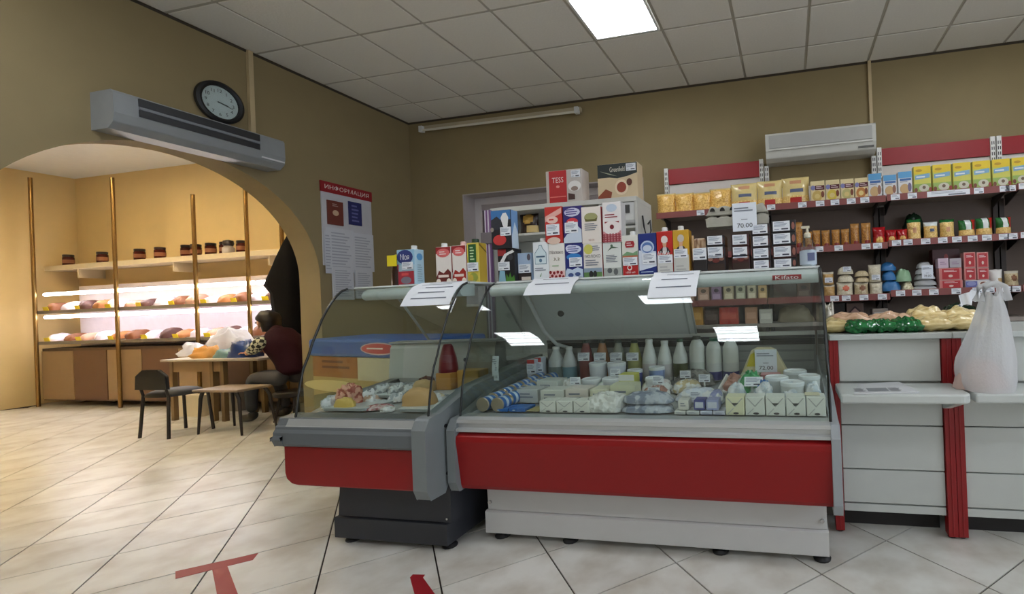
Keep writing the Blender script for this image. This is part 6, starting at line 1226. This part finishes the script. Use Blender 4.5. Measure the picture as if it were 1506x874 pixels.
goods('white_wrapped_piece', 'white wrapped piece at the left front corner of the left case', 'wrapped food', 487, 2.08, .06, .1, .05, zt1, wrapm((186, 194, 194)), 8, .25)
goods('brown_roll', 'thick brown roll lying on a tray at the right front of the left case', 'bread roll', 618, 2.12, .18, .11, .085, zt2, M((196, 156, 104), .5, bump=.3), 10, .1, .15); goods('pink_slice_pack', 'pink sliced meat pack between the two front trays', 'meat pack', 555, 2.09, .15, .12, .02, dl(2.2), wrapm((186, 116, 120), (216, 190, 188), 40), 12, .2); goods('white_slice_pack', 'white sliced cheese pack right of the pink one', 'cheese pack', 648, 2.04, .06, .07, .03, zt2, M((214, 216, 214), .3), 14, .2)
for k, px in enumerate((566, 586, 606)): goods('grey_wrapped_cut', ORD[k]+' grey wrapped cut from the left on the middle tray', 'wrapped food', px, 2.38, .08, .14, .05, zt3, wrapm((140, 146, 150), (196, 200, 200)), 16+k, .25)
for k, (px, Y, w_, d_, h_, z_, c_, lab) in enumerate(((545, 2.32, .08, .12, .05, None, (150, 156, 160), 'grey wrapped piece at the left side of the left case'), (545, 2.2, .12, .07, .04, None, (200, 170, 150), 'pale wrapped piece between the oval tray and the middle tray'), (585, 2.24, .1, .08, .045, None, (176, 184, 190), 'small silver wrapped piece left of the brown roll'), (640, 2.25, .13, .07, .04, None, (206, 190, 160), 'cream wrapped piece behind the brown roll'), (676, 2.2, .06, .1, .03, None, (196, 206, 220), 'blue white wrapped piece beside the partition'), (570, 2.05, .07, .06, .025, None, (216, 216, 210), 'thin white wrapped slice before the pink pack'))):
    goods('wrapped_piece', lab, 'wrapped food', px, Y, w_, d_, h_, dl(Y+d_/2)+.001, wrapm(c_), 70+k, .25)
goods('tan_loaf', 'tan flat loaf behind the brown roll', 'bread', 625, 2.4, .16, .12, .06, zt4, M((190, 160, 112), .5, bump=.3), 20, .15); goods('dark_meat_piece', 'dark smoked meat piece behind the tan loaf', 'meat', 629, 2.52, .11, .08, .06, zt4, M((86, 44, 40), .35, bump=.4), 22, .25)
z_ = zt4+.0005
t = thing('red_cone_pack', 'dark red cone shaped pack on a yellow base behind the partition glass', 'pack', (at_y(655, 560, 2.42).x, 2.45, z_)); A_ = at_y(655, 507, 2.42).z-z_
b = MB(); b.box(-.05, .05, -.05, .05, 0, .1, M((196, 142, 70), .5)); b.build('base', t, bevel=.005)
b = MB(); b.lathe([(.052, .1), (.054, .12), (.046, A_*.7), (.028, A_*.96), (.02, A_)], M((128, 30, 44), .35), 8); b.build('cone', t)
x0, x1 = at_y(672, 560, 2.44).x, at_y(708, 560, 2.44).x; box_pack('cheese_box', 'yellow orange cheese block beside the dark red cone', 'cheese', x0, x1-.02, 2.44, z_, at_y(690, 545, 2.44).z-z_, .1, (206, 160, 84), [], bev=.006)
# white scale behind the left case
x0, x1 = at_y(580, 510, 2.62).x, -1.79
t = thing('counter_scale', 'white angular counter scale standing at the rear of the left case', 'scale', ((x0+x1)/2, 2.6, dl(2.8)), R(2)); w_ = x1-x0
b = MB(); b.prism_x([(0, .24), (-.02, .05), (0, .0), (.12, .0), (.12, .26), (.02, .27)][::-1], -w_/2, w_/2-.03, M((206, 208, 206), .35)); fix(b.build('body', t, bevel=.006))
b = MB(); b.box(-w_/2-.01, w_/2-.02, .0, .125, .272, .282, M((176, 180, 182), .3)); b.build('weighing_plate', t)
b = MB(); b.lathe([(.012, 0), (.012, .002)], DARKPL, 10, ax='y'); b.build('knob', t, (w_*.2, -.012, .16))

# small white price cards standing among the packs of the long case
for k, (px, py, Y, hz) in enumerate(((846, 566, 2.33, .74), (905, 553, 2.49, .78), (968, 565, 2.39, .74), (1008, 556, 2.52, .77), (1036, 562, 2.42, .75), (962, 582, 2.22, .74), (1024, 588, 2.17, .73))):
    p = at_y(px, py, Y); b = MB(); b.box(-.03, .03, 0, .0015, 0, .04, PAPER); prints(b, (-.03, 0, 0), (1, 0, 0), (0, 0, 1), .06, .04, LAB[1:])
    b.prism_z([(-.004, .0016), (.004, .0016), (.004, .004), (-.004, .004)], dk(Y)-p.z+.0005, .02, WHITE)
    o = tag(b.build('price_card', None, (p.x, Y, p.z)), '%s small white price card from the left among the packs of the long case' % ORD[k], 'price card', 'price cards in the long case')
